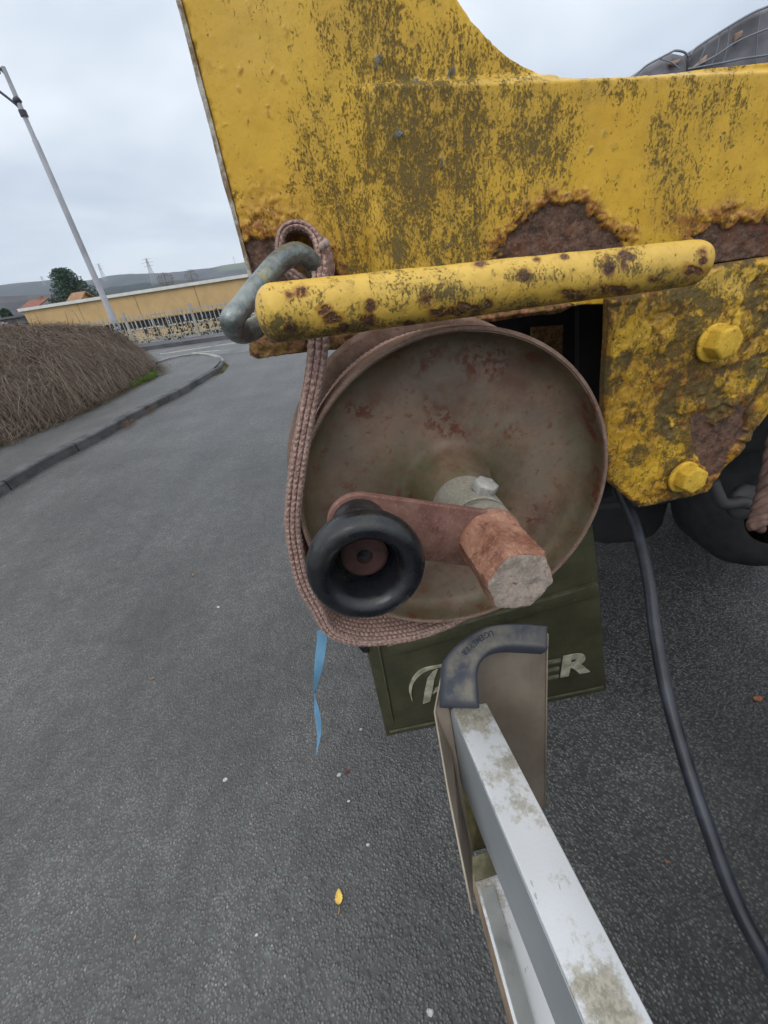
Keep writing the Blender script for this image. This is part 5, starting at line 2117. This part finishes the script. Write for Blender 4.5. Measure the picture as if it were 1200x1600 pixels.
# lower rail with ribbed tread strip
c_l, c_r = D(733., 1343., .52), D(790., 1322., .52)
d_l, d_r = D(803., 1600., .395), D(880., 1600., .395)
c_b, d_b = c_l - up * .004 + np.array([0, .0, -.03]), d_l + np.array([0, 0, -.03])
lt = [c_l, f_(c_l, d_l), f_(c_r, d_r), c_r]
lb_ = [p + np.array([-.002, .004, -.03]) for p in lt]
MB().hexa(lb_, lt).build('lower_tube', M_al, rail, bevel=.001)
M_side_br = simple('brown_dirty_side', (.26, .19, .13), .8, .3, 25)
nl_ = np.cross(np.array(lt[1]) - lt[0], np.array(lb_[0]) - lt[0])
nl_ /= np.linalg.norm(nl_)
if nl_[0] > 0:
    nl_ = -nl_
q = [lt[0] + nl_ * .001, lt[1] + nl_ * .001, lb_[1] + nl_ * .001, lb_[0] + nl_ * .001]
MB().slab(q, -nl_ * .0008).build('side_face', M_side_br, rail)
# tread strip: many fine ribs
nt_ = np.cross(np.array(lt[1]) - lt[0], np.array(lt[3]) - lt[0])
nt_ /= np.linalg.norm(nt_)
if nt_[2] < 0:
    nt_ = -nt_
M_tread = simple('ribbed_grey_tread', (.30, .31, .30), .6, .25, 30)
tr_ = MB()
ribs = 340
for k in range(ribs):
    f = .16 + .84 * k / ribs
    f2 = f + .84 / ribs * .5
    def pt_(ff, side):
        l = lt[0] + (lt[1] - lt[0]) * ff
        r_ = lt[3] + (lt[2] - lt[3]) * ff
        return l + (r_ - l) * side
    P4 = [pt_(f, .07), pt_(f2, .07), pt_(f2, .42), pt_(f, .42)]
    tr_.slab([p + nt_ * .0008 for p in P4], -nt_ * .0006)
o = tr_.build('tread_ribs', M_tread, rail, kind='stuff')
# grimy patch plate on the upper end of the lower rail
M_moss = simple('mossy_dirt', (.13, .12, .07), .95, .45, 50, bump=.0015, bscale=150)
q = [lt[0] + nt_ * .0022, lt[0] + (lt[1] - lt[0]) * .12 + nt_ * .0022, lt[3] + (lt[2] - lt[3]) * .115 + nt_ * .0022, lt[3] + nt_ * .0022]
MB().slab(q[::-1], -nt_ * .002).build('dirt_crust', M_moss, rail, bevel=.0005)

# side plates of the rail
M_plate = NT('dull_brown_grey_plate', .5, .4, .1)
M_plate.color(M_plate.mix(M_plate.rng(M_plate.noise(10, 5, .65), .3, .7), (.17, .135, .105), (.25, .21, .17)))
M_plate.bump(M_plate.noise(260, 4, .6), .0002)
M_plate = M_plate.m
M_plated = simple('dark_brown_grey_plate', (.14, .11, .085), .6, .2, 12, bump=.0003)
# left thin plate, seen at a slant: outer edge on the left, running down to a point
lp_px = [(691, 1050, .505), (679, 1112, .50), (700, 1235, .46), (720, 1335, .43), (739, 1428, .405), (737, 1330, .50), (722, 1240, .53), (708, 1150, .56), (700, 1090, .55)]
MB().slab([D(float(a), float(b), c) for a, b, c in lp_px], fw * .002 + rt * .001).build('side_plate', M_plate, rail)
MB().tube([D(float(a), float(b), c) for a, b, c in lp_px[:5]], .0012, 8).build('plate_edge', simple('pale_sheared_edge', (.33, .28, .22), .6, .2, 20), rail, smooth=True)
# mossy inner wall between left plate and tube
MB().slab([D(float(a), float(b), c) for a, b, c in ((708, 1180, .57), (734, 1332, .53), (770, 1322, .58), (770, 1200, .62))][::-1], fw * .003).build('inner_wall', simple('moss_stained_steel', (.10, .085, .035), .9, .5, 30, bump=.001), rail)
# right folded plate: three strips at slightly different depth
fold = [(742, 1018, .545), (793, 1018, .552), (828, 1018, .544), (853, 1018, .550)]
foldb = [(742, 1262, .640), (792, 1262, .648), (827, 1262, .640), (851, 1262, .646)]
for k in range(3):
    a, b = fold[k], fold[k + 1]
    c, d = foldb[k], foldb[k + 1]
    MB().slab([D(float(p[0]), float(p[1]), p[2]) for p in (c, d, b, a)], fw * .002).build('folded_plate', M_plate, rail)
MB().tube([D(850., 984., .532), D(856., 992., .535), D(855., 1018., .548), D(852., 1262., .644)], .0011, 8).build('plate_edge', bpy.data.materials['pale_sheared_edge'], rail, smooth=True)

# rubber corner cap
M_cap = NT('blue_grey_rubber', .6, .35)
M_cap.color(M_cap.mix(M_cap.math('MULTIPLY', M_cap.math('MULTIPLY', M_cap.attr('worn'), M_cap.rng(M_cap.noise(26, 6, .7), .32, .62)), .85), (.055, .062, .080), (.215, .195, .155)))
M_cap.bump(M_cap.noise(200, 4, .6), .0003)
M_cap = M_cap.m
outer = [(855, 978), (820, 975), (785, 975), (760, 979), (738, 990), (716, 1006), (701, 1021), (693, 1035), (691, 1055), (690, 1080), (690, 1104)]
inner_ = [(855, 1017), (820, 1015), (795, 1014), (778, 1016), (763, 1023), (752, 1034), (747, 1046), (746, 1060), (747, 1075), (748, 1090), (749, 1106)]
O = spline(outer, 70)
I = spline(inner_, 70)
dO = np.interp(np.linspace(0, 1, 70), [0, .5, 1], [.515, .488, .487])
cols = 15
V = []
worn = []
nrmc = -fw * .86 + up * .5
nrmc = nrmc / np.linalg.norm(nrmc)
for k in range(70):
    for c in range(cols):
        f = c / (cols - 1)
        p = O[k] * (1 - f) + I[k] * f
        endt = min(k, 69 - k)
        edge_ = min(f, 1 - f)
        h = .005 * math.sqrt(min(1, edge_ / .12)) * math.sqrt(min(1, (endt + .001) / 3.5))
        lipf = .0022 * math.exp(-((f - .86) / .06) ** 2) + .0012 * math.exp(-((f - .08) / .05) ** 2)
        if k > 60:
            lipf += .0018 * math.exp(-((k - 66) / 1.6) ** 2)
        V.append(D(p[0], p[1], dO[k]) + nrmc * (h + lipf))
        worn.append(float(sstep(.02, .2, f) * sstep(.98, .78, f) * sstep(69, 62, k)) * (1.0 if k > 20 else .35 + .03 * k))
V = np.array(V)
nB = len(V)
ii_ = np.arange(nB).reshape(70, cols)
F = [tuple(x) for x in np.stack([ii_[:-1, :-1], ii_[:-1, 1:], ii_[1:, 1:], ii_[1:, :-1]], -1).reshape(-1, 4)]
bd = list(ii_[0, :]) + list(ii_[1:, -1]) + list(ii_[-1, ::-1][1:]) + list(ii_[::-1, 0][1:-1])
Vb = V[bd] - nrmc * .022
F += [(bd[k], nB + k, nB + (k + 1) % len(bd), bd[(k + 1) % len(bd)]) for k in range(len(bd))]
cap = obj('corner_cap', mesh('corner_cap', np.vstack([V, Vb]), F, True, {'worn': np.array(worn + [0.0] * len(bd))}), M_cap, rail)
# lettering pressed into the cap, upside down along the bend
word = 'HUGEMEYER'
word = 'UGEMEYER'
arc_px = spline([(769, 991), (757, 995), (746, 1002), (737, 1010), (728, 1018), (722, 1024)], 60)
M_ink = simple('dark_pressed_lettering', (.035, .04, .055), .8, .3, 40)
al = np.concatenate([[0], np.cumsum(np.hypot(*np.diff(arc_px, axis=0).T))])
for i, chh in enumerate(word):
    s0 = al[-1] * (i + .5) / len(word)
    cx0 = np.array([np.interp(s0, al, arc_px[:, 0]), np.interp(s0, al, arc_px[:, 1])])
    cx1 = np.array([np.interp(s0 + 1.5, al, arc_px[:, 0]), np.interp(s0 + 1.5, al, arc_px[:, 1])])
    tdir = (cx1 - cx0) / np.hypot(*(cx1 - cx0))
    updir = np.array([tdir[1], -tdir[0]])       # letter tops point down-right in the picture
    if updir[1] < 0:
        updir = -updir
    cu = bpy.data.curves.new('letter', 'FONT')
    cu.body = chh
    cu.size = 1
    cu.offset = .02
    cu.align_x = 'CENTER'
    tmp = bpy.data.objects.new('tmp', cu)
    me = bpy.data.meshes.new_from_object(tmp)
    bpy.data.objects.remove(tmp)
    co_ = np.array([v.co[:] for v in me.vertices])
    hp = 13.0
    q = cx0[None] + tdir[None] * co_[:, :1] * hp * .85 + updir[None] * (co_[:, 1:2] - .35) * hp
    W = D(q[:, 0], q[:, 1], .4860) + nrmc * .0060
    me.vertices.foreach_set('co', W.astype(np.float32).ravel())
    me.update()
    obj('letter', me, M_ink, cap)

# ================================================================== dark ribbed cover rising behind the plate, top right
M_cov = simple('hazed_dark_netting', (.17, .165, .185), .8, .45, 2.2, bump=.004, bscale=12)  # cover and tube colours made paler and bluer to paint in lens haze
M_rib = simple('grey_blue_frame_tube', (.20, .22, .25), .5, .2, 5)
cov = empty('covered_load', PY(np.array(1150.), np.array(120.), 4.0), 'dark ribbed mesh cover over a humped load, behind the yellow plate top right', 'load cover')
YC = 4.0
hump1 = [(975, 348), (975, 128), (990, 121), (1008, 104), (1025, 94), (1048, 82), (1056, 79), (1070, 82), (1077, 88), (1077, 335)]
hump2 = [(1079, 334), (1079, 86), (1084, 78), (1105, 63), (1135, 44), (1172, 22), (1205, 8), (1300, -30), (1450, -60), (1450, 280)]
for hp_ in (hump1, hump2):
    P = PY(np.array([p[0] for p in hp_], float), np.array([p[1] for p in hp_], float), YC)
    MB().slab(P[::-1], (0, 2.2, 0)).build('cover', M_cov, cov, bevel=.05)


def ribp(pts, r=.018):
    r = r * .32
    P = PY(np.array([p[0] for p in pts], float), np.array([p[1] for p in pts], float), YC - .03)
    MB().tube(spline(P, 20), r, 8).build('frame_tube', M_rib, cov, smooth=True)


ribp([(1079, 108), (1120, 86), (1150, 66), (1200, 45), (1300, 10)])
ribp([(1105, 64), (1098, 84), (1090, 104)], .012)
ribp([(1125, 50), (1120, 80), (1110, 104)], .012)
ribp([(1140, 40), (1136, 74), (1128, 102)], .012)
ribp([(1188, 18), (1184, 52), (1180, 100)], .012)
ribp([(1075, 108), (1120, 100), (1160, 92), (1200, 86), (1300, 70)], .02)
ribp([(1079, 88), (1084, 78), (1105, 63), (1135, 44), (1172, 22), (1205, 8), (1300, -30)], .022)
ribp([(990, 121), (1008, 104), (1025, 94), (1048, 82), (1056, 79), (1070, 82), (1076, 90)], .02)
ribp([(1032, 92), (1050, 98), (1062, 108)], .012)
M_sack = simple('tan_sacking', (.34, .23, .17), .9, .3, 6, bump=.004, bscale=20)
for pts in ([(1046, 97), (1056, 94), (1064, 91), (1062, 98), (1052, 103), (1046, 102)], [(1084, 104), (1100, 90), (1106, 84), (1104, 96), (1092, 104)], [(1150, 52), (1162, 46), (1160, 56), (1148, 66)]):
    P = PY(np.array([p[0] for p in pts], float), np.array([p[1] for p in pts], float), YC - .02)
    MB().slab(P, (0, .03, 0)).build('sack_patch', M_sack, cov, bevel=.006)

# ================================================================== fallen leaves and stones on the road
def leaf(px, py, length, ang, label, col, group=None, width=.62, stem=True):
    c = G(np.array(float(px)), np.array(float(py)))
    n = 12
    s = np.linspace(0, 1, n)
    prof_ = np.sin(np.pi * s ** .8) ** .8 * (1 + .10 * np.sin(s * 38)) * width / 2 * length
    d = np.array([math.cos(ang), math.sin(ang), 0])
    q = np.array([-d[1], d[0], 0])
    V = []
    for k in range(n):
        b = c + d * (s[k] - .5) * length
        cv = .004 + .16 * length * (abs(s[k] - .5) ** 2)
        V += [b + q * prof_[k] + [0, 0, cv + .06 * length], b + [0, 0, cv], b - q * prof_[k] * .92 + [0, 0, cv + .05 * length]]
    F = []
    for k in range(n - 1):
        for e in range(2):
            F.append((k * 3 + e, k * 3 + e + 1, k * 3 + 4 + e, k * 3 + 3 + e))
    mt = simple('leaf_colour', col, .7, .25, 90)
    root = empty('fallen_leaf', c, label, 'leaf', group)
    MB().add(V, F).build('blade', mt, root, smooth=True)
    if stem:
        MB().tube(spline([c - d * .5 * length + [0, 0, .004], c - d * .8 * length + [0, 0, .006], c - d * 1.0 * length + q * length * .12 + [0, 0, .003]], 8), .0007, 6).build('stem', mt, root, smooth=True)
    return root


leaf(530, 1402, .036, 1.62, 'yellow leaf with thin stem lying on the asphalt left of the rail', (.70, .47, .10))
leaf(1184, 1093, .036, .1, 'orange brown leaf on the dark asphalt right of the cable', (.42, .15, .07), width=.55, stem=False)
for (px, py, L_, an, lb_, co) in (
        (239, 1061, .022, .4, 'small reddish leaf scrap on the open road left of the ribbon', (.32, .13, .08)),
        (127, 834, .03, .9, 'tan leaf scrap on the road farthest left', (.3, .16, .09)),
        (302, 899, .024, 2.0, 'tan leaf scrap on the road up the middle left', (.28, .15, .09)),
        (543, 1206, .018, .5, 'dark red scrap beside the white crumb under the ribbon', (.16, .02, .018)),
        (1042, 1348, .012, .5, 'tiny orange scrap between rail and cable', (.35, .12, .05)),
        (212, 1465, .010, 1.5, 'tiny tan chip low on the left road', (.42, .25, .14))):
    leaf(px, py, L_, an, lb_, co, stem=False, width=.5)

M_stone = simple('pale_stone_chip', (.45, .46, .44), .85, .25, 80)


def stone(px, py, r, label, group=None, mat=M_stone, fl=.5):
    c = G(np.array(float(px)), np.array(float(py)))
    rg = np.random.default_rng(px * 7 + py)
    m = MB()
    V = []
    nn_ = 9
    for i, (rr_, z) in enumerate(((.75, 0), (1.0, .35), (.7, .85), (.25, 1.0))):
        for k in range(nn_):
            t = 2 * math.pi * k / nn_
            q = rr_ * r * rg.uniform(.8, 1.15)
            V.append(c + [q * math.cos(t), q * math.sin(t) * .8, z * r * fl])
    F = [(i * nn_ + k, i * nn_ + (k + 1) % nn_, (i + 1) * nn_ + (k + 1) % nn_, (i + 1) * nn_ + k) for i in range(3) for k in range(nn_)]
    F.append(tuple(3 * nn_ + k for k in range(nn_)))
    m.add(V, F)
    o = m.build('stone', mat, None, smooth=False)
    return tag(o, label, 'stone', group)


stone(530, 1211, .0085, 'pale crumb touching the dark red scrap below the ribbon')
stone(352, 1218, .009, 'flat pale stone on the open road lower left of the ribbon', fl=.3)
stone(672, 1582, .0085, 'pale crumbly stone at the bottom edge left of the rail')
stone(545, 1252, .005, 'white little stone below the red scrap and pale crumb')
stone(341, 949, .010, 'pale stone on the upper left road, level with the ribbon top')
stone(401, 1461, .0045, 'white chip low on the road left of the yellow leaf')
stone(575, 1320, .0055, 'pale chip between the rail and the yellow leaf')
stone(564, 1140, .006, 'white chip just left of the mudflap corner')
# loose grit scattered over the road
rg = np.random.default_rng(77)
N = 1500
gxx = rg.uniform(-3.2, 2.2, N)
gyy = rg.uniform(-.4, 4.5, N)
rr_ = rg.uniform(.0012, .0034, N) * (1 + (rg.random(N) > .97) * .8)
base = np.array([(1, 0, 0), (.3, .9, 0), (-.8, .6, 0), (-.8, -.6, 0), (.3, -.9, 0), (.1, 0, 1.0)])
V = []
th_ = rg.uniform(0, 6.28, N)
cs_, sn_ = np.cos(th_), np.sin(th_)
for b in base:
    x = b[0] * cs_ - b[1] * sn_
    y = b[0] * sn_ + b[1] * cs_
    V.append(np.stack([gxx + x * rr_, gyy + y * rr_, b[2] * rr_ * .7 + .0005], -1))
V = np.stack(V, 1).reshape(-1, 3)
F = []
for e in ((0, 1, 5), (1, 2, 5), (2, 3, 5), (3, 4, 5), (4, 0, 5)):
    F.append(np.arange(N)[:, None] * 6 + np.array(e))
F = np.concatenate(F)
ngr = NT('grit_stones', .8, .3)
ngr.color(ngr.ramp(ngr.attr('rnd'), [(0, (.06, .06, .065)), (.5, (.16, .165, .17)), (.85, (.24, .25, .24)), (.95, (.20, .14, .10)), (1, (.34, .34, .32))]))
tag(obj('grit', mesh('grit', V, F, False, {'rnd': np.repeat(rg.random(N), 6)}), ngr.m), 'loose fine grit scattered over the asphalt', 'grit', kind='stuff')

# ================================================================== haze: one closed box of even thin air round everything
MH = bpy.data.materials.new('thin_air')
MH.use_nodes = True
th_n = MH.node_tree
for n in list(th_n.nodes):
    th_n.nodes.remove(n)
o_ = th_n.nodes.new('ShaderNodeOutputMaterial')
v_ = th_n.nodes.new('ShaderNodeVolumePrincipled')
v_.inputs['Color'].default_value = (.72, .84, 1.0, 1)
v_.inputs['Density'].default_value = .00026
v_.inputs['Anisotropy'].default_value = 0.2
th_n.links.new(v_.outputs[0], o_.inputs['Volume'])
hz_ = MB().box(-3100, 3100, -3100, 3100, -9, 330).build('haze', MH)
tag(hz_, kind='stuff')
